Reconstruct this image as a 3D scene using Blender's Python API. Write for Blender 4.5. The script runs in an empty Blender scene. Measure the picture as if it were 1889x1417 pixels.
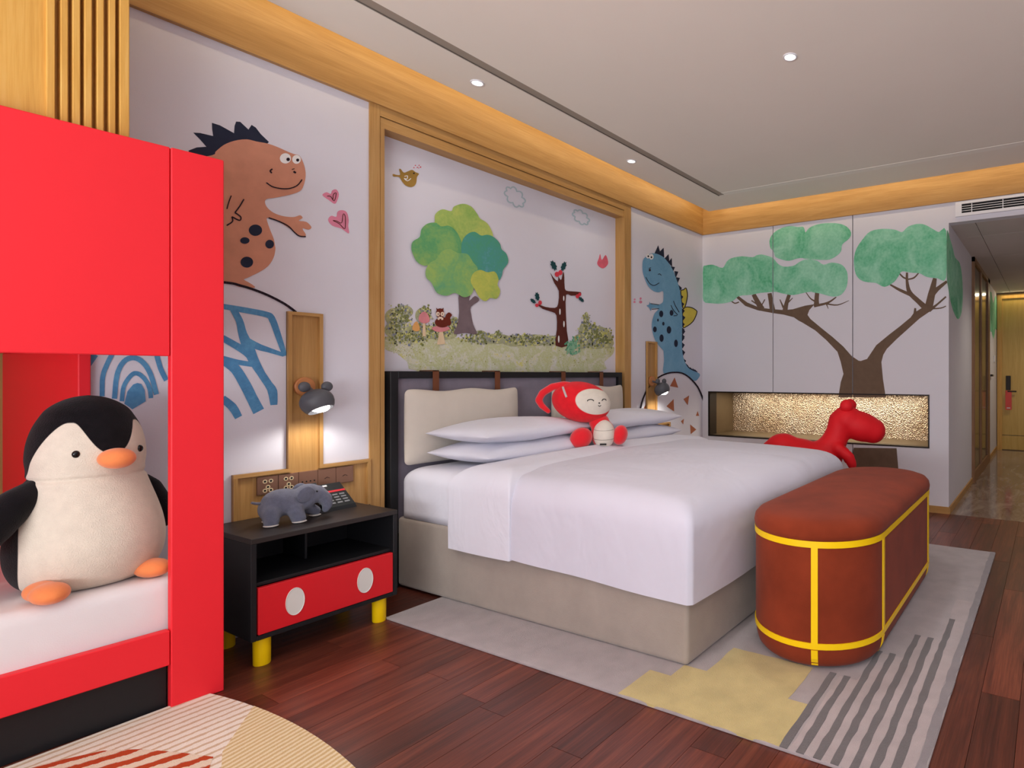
import bpy, bmesh, math, random
from mathutils import Vector, Matrix
from mathutils.geometry import tessellate_polygon
random.seed(7)
S = bpy.context.scene
COL = S.collection
PI = math.pi

# ------------------------------------------------------------------ camera
FPX, CXP, HOR, CAMH = 1083.6, 1350.0, 692.0, 1.2
YAW = math.atan((1940.0 - CXP) / FPX)
cam_d = bpy.data.cameras.new('camera'); cam = bpy.data.objects.new('camera', cam_d); COL.objects.link(cam)
cam.location = (0, 0, CAMH); cam.rotation_euler = (PI / 2, 0, YAW - PI / 2)
cam_d.sensor_width = 36; cam_d.lens = 36 * FPX / 1889
cam_d.shift_x = -(CXP - 944.5) / 1889; cam_d.shift_y = -(708.5 - HOR) / 1889
cam_d.clip_start = 0.05
S.camera = cam
# ------------------------------------------------------------------ view, world, lights
S.view_settings.view_transform = 'Standard'; S.view_settings.look = 'None'
S.view_settings.gamma = 1; S.view_settings.use_curve_mapping = False
S.view_settings.exposure = 0.14
W = bpy.data.worlds.new('world'); S.world = W; W.use_nodes = True
W.node_tree.nodes['Background'].inputs[0].default_value = (0.9, 0.93, 1, 1)
W.node_tree.nodes['Background'].inputs[1].default_value = 0.3

def area(name, loc, rot, sx, sy, power, col=(1, 1, 1), spread=PI):
    l = bpy.data.lights.new(name, 'AREA'); l.shape = 'RECTANGLE'; l.size = sx; l.size_y = sy
    l.energy = power; l.color = col; l.spread = spread
    o = bpy.data.objects.new(name, l); COL.objects.link(o); o.location = loc; o.rotation_euler = rot
    return o
# daylight coming in through the glazed wall behind the camera
area('window_daylight', (-2.28, 0.5, 1.5), (PI / 2, 0, -PI / 2), 3.6, 2.3, 20, (0.9, 0.94, 1.0))
# upward fill lamp added at the window to brighten the ceiling
area('ceiling_fill', (-2.26, 0.5, 1.0), (PI / 2 + math.radians(58), 0, -PI / 2), 3.6, 1.4, 170, (0.92, 0.95, 1.0))

# ------------------------------------------------------------------ pixel -> place
FW = Vector((math.cos(YAW), math.sin(YAW), 0)); RT = Vector((math.sin(YAW), -math.cos(YAW), 0))
def ray(u, v):
    return FW + RT * ((u - CXP) / FPX) + Vector((0, 0, 1)) * ((HOR - v) / FPX)
def onY(u, v, Y):
    d = ray(u, v); return Vector((0, 0, CAMH)) + d * (Y / d.y)
def onX(u, v, X):
    d = ray(u, v); return Vector((0, 0, CAMH)) + d * (X / d.x)
YA, XB, YH, XE = 3.27, 5.35, 0.78, 10.4      # left wall, back wall, hall wall, hall end
YP = 3.36                                     # recessed picture panel
HC = 2.87                                     # ceiling
ZV = 2.688                                    # underside of the wooden valance

# ------------------------------------------------------------------ materials
def lin(c):
    if isinstance(c, str):
        c = c.lstrip('#'); c = [int(c[i:i + 2], 16) / 255 for i in (0, 2, 4)]
    return tuple((x / 12.92 if x <= .04045 else ((x + .055) / 1.055) ** 2.4) for x in c[:3]) + (1,)
MATS = {}
def base(name):
    m = bpy.data.materials.new(name); m.use_nodes = True
    nt = m.node_tree; b = nt.nodes['Principled BSDF']
    return m, nt, b
def N(nt, t, **kw):
    n = nt.nodes.new(t)
    for k, v in kw.items():
        if k.startswith('i_'): n.inputs[k[2:].replace('_', ' ')].default_value = v
        else: setattr(n, k, v)
    return n
def coords(nt, scale, rnd=False):
    tc = N(nt, 'ShaderNodeTexCoord'); mp = N(nt, 'ShaderNodeMapping')
    nt.links.new(tc.outputs['Object'], mp.inputs['Vector'])
    mp.inputs['Scale'].default_value = scale if isinstance(scale, (tuple, list)) else (scale,) * 3
    if rnd:
        oi = N(nt, 'ShaderNodeObjectInfo'); mu = N(nt, 'ShaderNodeMath', operation='MULTIPLY'); mu.inputs[1].default_value = 37.0
        nt.links.new(oi.outputs['Random'], mu.inputs[0]); nt.links.new(mu.outputs[0], mp.inputs['Location'])
    return mp.outputs[0]
def ramp(nt, fac, stops):
    r = N(nt, 'ShaderNodeValToRGB'); e = r.color_ramp.elements
    while len(e) < len(stops): e.new(0.5)
    for i, (p, c) in enumerate(stops): e[i].position = p; e[i].color = lin(c) if isinstance(c, str) else c
    nt.links.new(fac, r.inputs[0]); return r.outputs[0]
def noise(nt, vec, sc=1, det=3, rough=.55, dist=0):
    n = N(nt, 'ShaderNodeTexNoise'); n.inputs['Scale'].default_value = sc; n.inputs['Detail'].default_value = det
    n.inputs['Roughness'].default_value = rough; n.inputs['Distortion'].default_value = dist
    nt.links.new(vec, n.inputs['Vector']); return n.outputs['Fac']
def bump(nt, b, h, s, d=.01):
    n = N(nt, 'ShaderNodeBump'); n.inputs['Strength'].default_value = s; n.inputs['Distance'].default_value = d
    nt.links.new(h, n.inputs['Height']); nt.links.new(n.outputs[0], b.inputs['Normal'])
def sc3(c, k):
    l = lin(c); return (min(1, l[0] * k), min(1, l[1] * k), min(1, l[2] * k), 1)
def creased(m, s_, k, d):
    nt = m.node_tree; b = nt.nodes['Principled BSDF']
    old = b.inputs['Normal'].links[0].from_node if b.inputs['Normal'].links else None
    n = N(nt, 'ShaderNodeBump'); n.inputs['Strength'].default_value = k; n.inputs['Distance'].default_value = d
    nt.links.new(noise(nt, coords(nt, s_), 1, 3, .5, .8), n.inputs['Height'])
    if old: nt.links.new(old.outputs[0], n.inputs['Normal'])
    nt.links.new(n.outputs[0], b.inputs['Normal'])
def mat(name, col, rough=.6, var=.05, vs=6, bmp=0, bs=80, metal=0, spec=.4, sheen=0, coat=0, stretch=1, bd=.004):
    m, nt, b = base(name); MATS[name] = m
    v = coords(nt, vs if stretch == 1 else tuple(vs * s for s in stretch))
    f = noise(nt, v)
    nt.links.new(ramp(nt, f, [(.3, sc3(col, 1 - var)), (.7, sc3(col, 1 + var))]), b.inputs['Base Color'])
    b.inputs['Roughness'].default_value = rough; b.inputs['Metallic'].default_value = metal
    b.inputs['Specular IOR Level'].default_value = spec
    if sheen: b.inputs['Sheen Weight'].default_value = sheen; b.inputs['Sheen Roughness'].default_value = .5
    if coat: b.inputs['Coat Weight'].default_value = coat; b.inputs['Coat Roughness'].default_value = .1
    if bmp: bump(nt, b, noise(nt, coords(nt, bs), 1, 4), bmp, bd)
    return m
def emit(name, col, k):
    m, nt, b = base(name); MATS[name] = m
    b.inputs['Base Color'].default_value = lin(col); b.inputs['Emission Color'].default_value = lin(col); b.inputs['Emission Strength'].default_value = k
    return m
def wood(name, c1, c2, c3, axis, rough=.45, k=1.0, rnd=False, bmp=.15, spec=.4, coat=0):
    m, nt, b = base(name); MATS[name] = m
    s = [14 * k] * 3; s[axis] = 1.1 * k
    v = coords(nt, tuple(s), rnd)
    f1 = noise(nt, v, 1, 5, .6, 1.2)
    s2 = [160 * k] * 3; s2[axis] = 5 * k
    f2 = noise(nt, coords(nt, tuple(s2), rnd), 1, 3, .6)
    mx = N(nt, 'ShaderNodeMix'); mx.data_type = 'FLOAT'; mx.inputs['Factor'].default_value = .4
    nt.links.new(f1, mx.inputs[2]); nt.links.new(f2, mx.inputs[3])
    c = ramp(nt, mx.outputs[0], [(.32, c1), (.5, c2), (.68, c3)])
    if rnd:
        oi = N(nt, 'ShaderNodeObjectInfo'); hs = N(nt, 'ShaderNodeHueSaturation')
        mr = N(nt, 'ShaderNodeMapRange'); mr.inputs[3].default_value = .62; mr.inputs[4].default_value = 1.35
        nt.links.new(oi.outputs['Random'], mr.inputs[0]); nt.links.new(mr.outputs[0], hs.inputs['Value']); nt.links.new(c, hs.inputs['Color']); c = hs.outputs[0]
    nt.links.new(c, b.inputs['Base Color']); b.inputs['Roughness'].default_value = rough; b.inputs['Specular IOR Level'].default_value = spec
    if coat: b.inputs['Coat Weight'].default_value = coat; b.inputs['Coat Roughness'].default_value = .25
    bump(nt, b, mx.outputs[0], bmp, .004)
    return m
def wash(name, cols, scale=9, fine=60, rough=.85):      # watercolour paint
    m, nt, b = base(name); MATS[name] = m
    f = noise(nt, coords(nt, scale), 1, 6, .62, .6); f2 = noise(nt, coords(nt, fine), 1, 2)
    mx = N(nt, 'ShaderNodeMix'); mx.data_type = 'FLOAT'; mx.inputs['Factor'].default_value = .22
    nt.links.new(f, mx.inputs[2]); nt.links.new(f2, mx.inputs[3])
    n = len(cols); nt.links.new(ramp(nt, mx.outputs[0], [(.34 + .32 * i / max(1, n - 1), c) for i, c in enumerate(cols)]), b.inputs['Base Color'])
    b.inputs['Roughness'].default_value = rough; b.inputs['Specular IOR Level'].default_value = .2
    return m

wall_m = mat('wall_paint', '#dfdce5', .9, .015, 3, .25, 260, spec=.2, bd=.002)
panel_m = mat('lacquer_panel', '#dddae0', .75, .01, 2, spec=.25)
ceil_m = mat('ceiling_paint', '#f4ebde', .9, .012, 2, spec=.2)
hallceil_m = mat('hall_ceiling', '#d2c8c2', .8, .02, 2, spec=.2)
white_m = mat('white_plastic', '#e8e6ea', .45, .01)
wood_v = wood('oak_vertical', '#a67a43', '#b88b51', '#c79c62', 2)
wood_h = wood('oak_horizontal', '#a67a43', '#b88b51', '#c79c62', 0)
wood_y = wood('oak_crosswise', '#a67a43', '#b88b51', '#c79c62', 1)
wood_lit = wood('oak_lit', '#c8913f', '#d8a44f', '#e3b566', 2)  # oak with the cove glow on the header put into its colour
plank_m = wood('merbau_plank', '#421d15', '#642f22', '#82432f', 0, .38, 1.0, True, .25, .45, .15)
floorbase_m = mat('floor_joint', '#1c0c0a', .8)
door_m = wood('door_veneer', '#c39a45', '#d0a953', '#dab766', 2, .4)
darkwood_m = wood('dark_frame', '#7a5235', '#8d6443', '#a07650', 2, .5)
red_m = mat('red_lacquer', '#ee2531', .5, .015, 3, spec=.35)
black_m = mat('black_paint', '#17171a', .5, .05, 5, spec=.35)
blacktop_m = mat('black_wood', '#2b2422', .42, .08, 6, stretch=(1, 8, 1), spec=.4)
drawer_m = mat('red_drawer', '#d81c26', .4, .01, 3)
yellow_m = mat('yellow_paint', '#ffd208', .35, .02, 4)
cream_m = mat('cream_dot', '#dcd8d2', .5, .01)
linen_m = mat('white_linen', '#d3d1de', .85, .012, 5, .12, 420, sheen=.15, spec=.2)
sheet_m = mat('sheet_linen', '#dedde8', .85, .01, 5, .12, 420, sheen=.1, spec=.2)
creased(linen_m, (2.2, 3.2, 2.2), .35, .05); creased(sheet_m, (3, 5, 3), .3, .04)
bunksheet_m = mat('bunk_sheet', '#ece6e8', .85, .02, 4, .1, 300, spec=.2)
divan_m = mat('taupe_velvet', '#a2968c', .9, .07, 7, .2, 160, sheen=.35, spec=.2)
cushion_m = mat('beige_velvet', '#cdc3b7', .9, .04, 6, .15, 200, sheen=.3, spec=.2)
purple_m = mat('aubergine_felt', '#837b88', .95, .06, 12, .25, 300, sheen=.3, spec=.15)
leather_m = mat('brown_leather', '#6d3f26', .55, .08, 20, .1, 200)
rust_m = mat('rust_velvet', '#83351e', .9, .16, 5, .2, 180, sheen=.06, spec=.12)
rugA_m = mat('grey_rug', '#aca2a3', 1, .1, 10, .6, 330, sheen=.3, spec=.1, bd=.006)
rugY_m = mat('mustard_rug', '#cbb87c', 1, .1, 10, .6, 330, sheen=.3, spec=.1, bd=.006)
rugD_m = mat('charcoal_rug', '#6a6566', 1, .08, 14, .6, 330, sheen=.3, spec=.1, bd=.006)
rugL_m = mat('pale_rug', '#b6a9a9', 1, .08, 14, .6, 330, sheen=.3, spec=.1, bd=.006)
rugE_m = mat('rug_border', '#8d8689', 1, .08, 14, .6, 330, sheen=.3, spec=.1, bd=.006)
plushred_m = mat('red_plush', '#e0202a', .9, .05, 14, .3, 260, sheen=.5, spec=.15)
toyred_m = mat('red_vinyl', '#dd1420', .6, .03, 6, .05, 200, spec=.3)
plushcream_m = mat('cream_plush', '#dcd2c4', .95, .04, 20, .4, 300, sheen=.4, spec=.1)
blackfur_m = mat('black_fur', '#120f13', .95, .25, 18, .6, 260, sheen=.1, spec=.12)
orange_m = mat('orange_felt', '#f08a50', .85, .05, 12, .25, 200, sheen=.3, spec=.2)
knit_m = mat('grey_knit', '#6f7286', .95, .14, 60, .9, 420, sheen=.4, spec=.1, bd=.006)
sole_m = mat('cream_sole', '#d5cfc8', .9, .04, 20)
lamp_m = mat('lamp_grey', '#55565c', .45, .02, 4, spec=.4)
disc_m = mat('lamp_disc', '#c27f4e', .5, .05, 20)
bronze_m = mat('bronze_plate', '#8a6552', .4, .03, 8, metal=.35)
goldring_m = mat('pale_ring', '#d8c39c', .5, .02)
hole_m = mat('dark_hole', '#141012', .7)
phone_m = mat('phone_black', '#1d2022', .45, .03)
key_m = mat('phone_key', '#7e8084', .5)
redstripe_m = mat('phone_red', '#d0303a', .5)
metal_m = mat('dark_metal', '#2a221d', .4, .03, 6, metal=.6)
chrome_m = mat('chrome', '#d8d8d8', .15, 0, metal=1)
brass_m = mat('bronze_side', '#6e5b41', .45, .05, 8, metal=.4)
tag_m = mat('tag_red', '#e0554f', .6)
dark_m = mat('vent_dark', '#08080c', .8)
glow_m = emit('lamp_bulb', '#fff8ee', 9)
spot_m = emit('downlight_glow', '#fff6ea', 6)
led_m = emit('led_strip', '#ffd27a', 8)

def marble():
    m, nt, b = base('hall_marble'); MATS['hall_marble'] = m
    f = noise(nt, coords(nt, (1.2, 5, 1), True), 1.4, 6, .65, 1.5)
    nt.links.new(ramp(nt, f, [(.3, '#6d5a50'), (.5, '#8d7a6e'), (.7, '#a6958a')]), b.inputs['Base Color'])
    b.inputs['Roughness'].default_value = .12
    return m
marble_m = marble()
def hammered():
    m, nt, b = base('hammered_gold'); MATS['hammered_gold'] = m
    v = coords(nt, 1); vo = N(nt, 'ShaderNodeTexVoronoi'); vo.feature = 'SMOOTH_F1'; vo.inputs['Scale'].default_value = 105
    nt.links.new(v, vo.inputs['Vector'])
    f = noise(nt, coords(nt, 3), 1, 2)
    nt.links.new(ramp(nt, f, [(.35, '#c9ad8c'), (.65, '#dcc8ae')]), b.inputs['Base Color'])
    b.inputs['Metallic'].default_value = .85; b.inputs['Roughness'].default_value = .22
    bump(nt, b, vo.outputs['Distance'], .9, .012)
    return m
hammer_m = hammered()
def stripes(name, c1, c2, freq, duty, rot=0):
    m, nt, b = base(name); MATS[name] = m
    tc = N(nt, 'ShaderNodeTexCoord'); mp = N(nt, 'ShaderNodeMapping'); mp.inputs['Rotation'].default_value = (0, 0, rot)
    nt.links.new(tc.outputs['Object'], mp.inputs['Vector'])
    sp = N(nt, 'ShaderNodeSeparateXYZ'); nt.links.new(mp.outputs[0], sp.inputs[0])
    n = noise(nt, coords(nt, 45), 1, 3); ad = N(nt, 'ShaderNodeMath', operation='MULTIPLY_ADD'); ad.inputs[1].default_value = freq
    nn = N(nt, 'ShaderNodeMath', operation='MULTIPLY'); nn.inputs[1].default_value = .35; nt.links.new(n, nn.inputs[0])
    nt.links.new(sp.outputs['Y'], ad.inputs[0]); nt.links.new(nn.outputs[0], ad.inputs[2])
    fr = N(nt, 'ShaderNodeMath', operation='FRACT'); nt.links.new(ad.outputs[0], fr.inputs[0])
    nt.links.new(ramp(nt, fr.outputs[0], [(0, c1), (duty - .04, c1), (duty + .04, c2), (.97, c2)]), b.inputs['Base Color'])
    b.inputs['Roughness'].default_value = 1; b.inputs['Specular IOR Level'].default_value = .1
    bump(nt, b, noise(nt, coords(nt, 260), 1, 3), .6, .005)
    return m
rugcream_m = stripes('cream_stripe_rug', '#d2b89c', '#efe6da', 27, .34)
rugorange_m = stripes('orange_stripe_rug', '#b8492a', '#e6d3bd', 15, .46, .35)
rugtan_m = stripes('tan_weave_rug', '#d3b886', '#e9d9b6', 48, .5, -.2)
def masked(name, c1, c2, rough=.95, bs=260, bmp=.5, va=.08):
    m, nt, b = base(name); MATS[name] = m
    at = N(nt, 'ShaderNodeAttribute'); at.attribute_name = 'mask'
    mr = N(nt, 'ShaderNodeMapRange'); mr.inputs[1].default_value = -.0015; mr.inputs[2].default_value = .0015
    nt.links.new(at.outputs['Fac'], mr.inputs[0])
    f = noise(nt, coords(nt, 30), 1, 4)
    a = ramp(nt, f, [(.3, sc3(c1, 1 - va)), (.7, sc3(c1, 1 + va))]); c = ramp(nt, f, [(.3, sc3(c2, .95)), (.7, sc3(c2, 1.04))])
    mx = N(nt, 'ShaderNodeMix'); mx.data_type = 'RGBA'
    nt.links.new(mr.outputs[0], mx.inputs[0]); nt.links.new(a, mx.inputs[6]); nt.links.new(c, mx.inputs[7])
    nt.links.new(mx.outputs[2], b.inputs['Base Color'])
    b.inputs['Roughness'].default_value = rough; b.inputs['Specular IOR Level'].default_value = .12
    b.inputs['Sheen Weight'].default_value = .1
    bump(nt, b, noise(nt, coords(nt, bs), 1, 4), bmp, .006)
    return m
penguin_m = masked('penguin_fur', '#120f13', '#e2d6c6', va=.35)

# ------------------------------------------------------------------ object helpers
def link(o, parent=None):
    COL.objects.link(o)
    if parent: o.parent = parent
    return o
def tag(o, label=None, cat=None, group=None, kind=None):
    if label: o['label'] = label
    if cat: o['category'] = cat
    if group: o['group'] = group
    if kind: o['kind'] = kind
    return o
def empty(name, label, cat, loc=(0, 0, 0), rz=0, group=None):
    o = bpy.data.objects.new(name, None); o.empty_display_size = .05
    o.location = loc; o.rotation_euler = (0, 0, rz); COL.objects.link(o)
    return tag(o, label, cat, group)
def mesh(name, verts, faces, m, parent=None, smooth=False, mats=None):
    me = bpy.data.meshes.new(name); me.from_pydata([tuple(v) for v in verts], [], faces)
    bm = bmesh.new(); bm.from_mesh(me); bmesh.ops.recalc_face_normals(bm, faces=bm.faces); bm.to_mesh(me); bm.free()
    if m: me.materials.append(m)
    if smooth: me.polygons.foreach_set('use_smooth', [True] * len(me.polygons))
    o = bpy.data.objects.new(name, me); return link(o, parent)
def from_bm(name, bm, m, parent=None, smooth=False):
    me = bpy.data.meshes.new(name); bmesh.ops.recalc_face_normals(bm, faces=bm.faces); bm.to_mesh(me); bm.free()
    if m: me.materials.append(m)
    if smooth: me.polygons.foreach_set('use_smooth', [True] * len(me.polygons))
    return link(bpy.data.objects.new(name, me), parent)
def bmbox(bm, x0, x1, y0, y1, z0, z1, mtx=None):
    vs = [bm.verts.new((x, y, z)) for z in (z0, z1) for y in (y0, y1) for x in (x0, x1)]
    for f in ((0, 1, 3, 2), (4, 5, 7, 6), (0, 1, 5, 4), (2, 3, 7, 6), (0, 2, 6, 4), (1, 3, 7, 5)): bm.faces.new([vs[i] for i in f])
    if mtx is not None:
        for v in vs: v.co = mtx @ v.co
    return vs
def box(name, x0, x1, y0, y1, z0, z1, m, parent=None, bev=0, seg=2, rel=True):
    """box in parent-local coordinates"""
    bm = bmesh.new(); bmbox(bm, x0, x1, y0, y1, z0, z1)
    bmesh.ops.recalc_face_normals(bm, faces=bm.faces)
    if bev: bmesh.ops.bevel(bm, geom=list(bm.edges), offset=bev, segments=seg, profile=.6, affect='EDGES')
    return from_bm(name, bm, m, parent, smooth=False)
def boxes(name, lst, m, parent=None):
    bm = bmesh.new()
    for b in lst: bmbox(bm, *b)
    return from_bm(name, bm, m, parent)
def shade_auto(o, ang=.7):
    me = o.data; me.polygons.foreach_set('use_smooth', [True] * len(me.polygons))
    try: me.set_sharp_from_angle(angle=ang)
    except Exception: pass
    return o
def lathe(name, prof, m, parent=None, seg=32, mtx=None, smooth=True):
    vs, fs = [], []
    for r, z in prof:
        for k in range(seg):
            a = 2 * PI * k / seg; vs.append(Vector((r * math.cos(a), r * math.sin(a), z)))
    n = len(prof)
    for i in range(n - 1):
        for k in range(seg): fs.append((i * seg + k, i * seg + (k + 1) % seg, (i + 1) * seg + (k + 1) % seg, (i + 1) * seg + k))
    fs.append(tuple(range(seg))); fs.append(tuple((n - 1) * seg + k for k in range(seg)))
    if mtx is not None: vs = [mtx @ v for v in vs]
    o = mesh(name, vs, fs, m, parent)
    return shade_auto(o) if smooth else o
def tube(name, pts, rad, m, parent=None, seg=10, flat=1.0):
    P = [Vector(p) for p in pts]; n = len(P); rs = rad if isinstance(rad, (list, tuple)) else [rad] * n
    vs, fs = [], []; up = Vector((0, 0, 1))
    for i in range(n):
        t = (P[min(i + 1, n - 1)] - P[max(i - 1, 0)]).normalized()
        a = t.cross(up); a = a.normalized() if a.length > 1e-4 else Vector((1, 0, 0)); b = a.cross(t)
        for k in range(seg):
            w = 2 * PI * k / seg; vs.append(P[i] + a * rs[i] * math.cos(w) * flat + b * rs[i] * math.sin(w))
    for i in range(n - 1):
        for k in range(seg): fs.append((i * seg + k, i * seg + (k + 1) % seg, (i + 1) * seg + (k + 1) % seg, (i + 1) * seg + k))
    fs.append(tuple(range(seg))); fs.append(tuple((n - 1) * seg + k for k in range(seg)))
    return shade_auto(mesh(name, vs, fs, m, parent))
def ell_bm(bm, c, r, rot=None, su=24, sv=14):
    mtx = Matrix.Translation(c) @ (rot.to_4x4() if rot is not None else Matrix.Identity(4)) @ Matrix.Diagonal((*r, 1))
    bmesh.ops.create_uvsphere(bm, u_segments=su, v_segments=sv, radius=1, matrix=mtx)
def ellipsoid(name, c, r, m, parent=None, rot=None, su=28, sv=18):
    bm = bmesh.new(); ell_bm(bm, Vector(c), r, rot, su, sv)
    return from_bm(name, bm, m, parent, True)
def E3(x, y, z): 
    from mathutils import Euler
    return Euler((x, y, z)).to_matrix()
def blob(name, parts, voxel, m, parent=None, smooth=6):
    """one continuous skin over ellipsoids / capsule chains: ('e',c,r,rot) or ('c',[pts],[radii])"""
    bm = bmesh.new()
    for p in parts:
        if p[0] == 'e': ell_bm(bm, Vector(p[1]), p[2], p[3] if len(p) > 3 else None)
        else:
            pts, rr = p[1], p[2]
            for i in range(len(pts) - 1):
                a, b = Vector(pts[i]), Vector(pts[i + 1]); n = max(2, int((b - a).length / (min(rr[i], rr[i + 1]) * .35)))
                for k in range(n + 1):
                    t = k / n; r = rr[i] * (1 - t) + rr[i + 1] * t
                    bmesh.ops.create_icosphere(bm, subdivisions=2, radius=r, matrix=Matrix.Translation(a.lerp(b, t)))
    me = bpy.data.meshes.new('tmp'); bm.to_mesh(me); bm.free()
    o = bpy.data.objects.new('tmp', me); COL.objects.link(o)
    r = o.modifiers.new('r', 'REMESH'); r.mode = 'VOXEL'; r.voxel_size = voxel
    s = o.modifiers.new('s', 'SMOOTH'); s.factor = .5; s.iterations = smooth
    dg = bpy.context.evaluated_depsgraph_get()
    out = bpy.data.meshes.new_from_object(o.evaluated_get(dg)); bpy.data.objects.remove(o); bpy.data.meshes.remove(me)
    out.name = name; out.materials.clear(); out.materials.append(m)
    out.polygons.foreach_set('use_smooth', [True] * len(out.polygons))
    return link(bpy.data.objects.new(name, out), parent)
def rrect(hx, hy, r, n=8):
    pts = []
    for cx, cy, a0 in ((hx - r, hy - r, 0), (-hx + r, hy - r, PI / 2), (-hx + r, -hy + r, PI), (hx - r, -hy + r, 1.5 * PI)):
        for k in range(n + 1):
            a = a0 + PI / 2 * k / n; pts.append((cx + r * math.cos(a), cy + r * math.sin(a)))
    return pts
def copy_tree(o, parent=None):
    c = o.copy(); COL.objects.link(c)
    if parent: c.parent = parent
    for ch in list(o.children): copy_tree(ch, c)
    return c
def struct(o, label=None): return tag(o, label, None, None, 'structure')

# ------------------------------------------------------------------ painting on walls
C2, C3, C4, C5, C6, C7, C8 = (340, 200, 5.247), (340, 450, 4.971), (690, 220, 3.935), (700, 480, 4.198), (1150, 380, 5.247), (1150, 600, 5.247), (1480, 360, 4.616)
C9, C10, PX = (400, 560, 5.903), (0, 640, 4.386), (0, 0, 1)
def L(crop, *pts): return [(crop[0] + x / crop[2], crop[1] + y / crop[2]) for x, y in pts]
def smoothpoly(p, closed=True, k=4):
    n = len(p); out = []
    rng = range(n) if closed else range(n - 1)
    for i in rng:
        a, b, c, d = (p[(i + j) % n] if closed else p[min(max(i + j, 0), n - 1)] for j in (-1, 0, 1, 2))
        for s in range(k):
            t = s / k; t2, t3 = t * t, t * t * t
            out.append(tuple(.5 * (2 * b[q] + (c[q] - a[q]) * t + (2 * a[q] - 5 * b[q] + 4 * c[q] - d[q]) * t2 + (3 * b[q] - a[q] - 3 * c[q] + d[q]) * t3) for q in (0, 1)))
    if not closed: out.append(p[-1])
    return out
PLANE = {'A': lambda u, v, l: onY(u, v, YA) + Vector((0, -l, 0)), 'P': lambda u, v, l: onY(u, v, YP) + Vector((0, -l, 0)),
         'B': lambda u, v, l: onX(u, v, XB) + Vector((-l, 0, 0)), 'H': lambda u, v, l: onY(u, v, YH) + Vector((0, -l, 0))}
SEAMS = [onX(1426, 600, XB).y, onX(1573, 600, XB).y]
def lay(polys, plane, m, parent, name, layer=1):
    """polys: list of pixel polygons painted flat on a wall, one object"""
    vs, fs = [], []; l = .0012 * layer
    for idx, p in enumerate(polys):
        q = [PLANE[plane](u, v, l + (idx * 7 % 16) * .00005) for u, v in p]; o = len(vs)
        k = (0, 2) if plane != 'B' else (1, 2)
        tri = tessellate_polygon([[Vector((a[k[0]], a[k[1]], 0)) for a in q]])
        vs += q; fs += [tuple(o + i for i in t) for t in tri]
    ob = mesh(name, vs, fs, m, parent)
    if plane == 'B':
        bm = bmesh.new(); bm.from_mesh(ob.data)
        for y in SEAMS:
            for s in (-.004, .004):
                bmesh.ops.bisect_plane(bm, geom=bm.verts[:] + bm.edges[:] + bm.faces[:], plane_co=(0, y + s, 0), plane_no=(0, 1, 0))
            kill = [f for f in bm.faces if abs(f.calc_center_median().y - y) < .004]
            bmesh.ops.delete(bm, geom=kill, context='FACES')
        bm.to_mesh(ob.data); bm.free()
    return ob
def stroke(pts, w, sm=True):
    """ribbon polygon along pixel points, width w px (number or list)"""
    ws = list(w) if isinstance(w, (list, tuple)) else [w] * len(pts)
    if sm and len(pts) > 2:
        k = 4; q = smoothpoly(pts, False, k); wq = []
        for i in range(len(pts) - 1): wq += [ws[i] + (ws[i + 1] - ws[i]) * s / k for s in range(k)]
        wq.append(ws[-1]); pts, ws = q, wq
    a, b = [], []
    for i, p in enumerate(pts):
        p0, p1 = pts[max(i - 1, 0)], pts[min(i + 1, len(pts) - 1)]
        dx, dy = p1[0] - p0[0], p1[1] - p0[1]; d = math.hypot(dx, dy) or 1
        nx, ny = -dy / d * ws[i] / 2, dx / d * ws[i] / 2
        a.append((p[0] + nx, p[1] + ny)); b.append((p[0] - nx, p[1] - ny))
    return [[a[i], a[i + 1], b[i + 1], b[i]] for i in range(len(pts) - 1)]
def dots(crop, lst):
    out = []
    for x, y, rx, ry in lst:
        u, v = L(crop, (x, y))[0]
        out.append([(u + rx / crop[2] * math.cos(2 * PI * k / 20), v + ry / crop[2] * math.sin(2 * PI * k / 20)) for k in range(20)])
    return out

# ================================================================== THE SETTING
# ---- floor: planks running along the headboard wall
fl = struct(box('floor', -2.4, XB + .02, -1.8, YA + 1.3, -.06, -.012, floorbase_m), 'dark reddish brown wooden plank floor')
PWD, PLN = .132, 1.22
cache = {}
def plank(x0, x1, y0, y1):
    lx, ly = round(x1 - x0, 3), round(y1 - y0, 3)
    if (lx, ly) not in cache:
        bm = bmesh.new(); bmbox(bm, -lx / 2 + .0008, lx / 2 - .0008, -ly / 2 + .0008, ly / 2 - .0008, -.012, 0)
        me = bpy.data.meshes.new('plank'); bmesh.ops.recalc_face_normals(bm, faces=bm.faces); bm.to_mesh(me); bm.free(); me.materials.append(plank_m); cache[lx, ly] = me
    o = bpy.data.objects.new('plank', cache[lx, ly]); link(o, fl); o.location = ((x0 + x1) / 2, (y0 + y1) / 2, 0)
row = 0; y = YA
while y > -1.3:
    x = -.9 - random.random() * PLN
    while x < XB:
        a, b = max(x, -.9), min(x + PLN, XB)
        if b - a > .02 and not (b < .4 and y > 2.9): plank(a, b, y - PWD, y)
        x += PLN
    y -= PWD; row += 1
# ---- hall floor: marble tiles
hf = struct(box('floor_hall', XB, XE + .1, -.75, YH, -.06, -.006, floorbase_m), 'polished brown marble hall floor')
for i in range(7):
    for j in range(2):
        o = box('tile', XB + i * .75 + .002, min(XB + (i + 1) * .75, XE + .05) - .002, YH - .75 * (j + 1) + .002, YH - .75 * j - .002, -.006, 0, marble_m, hf)
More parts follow.
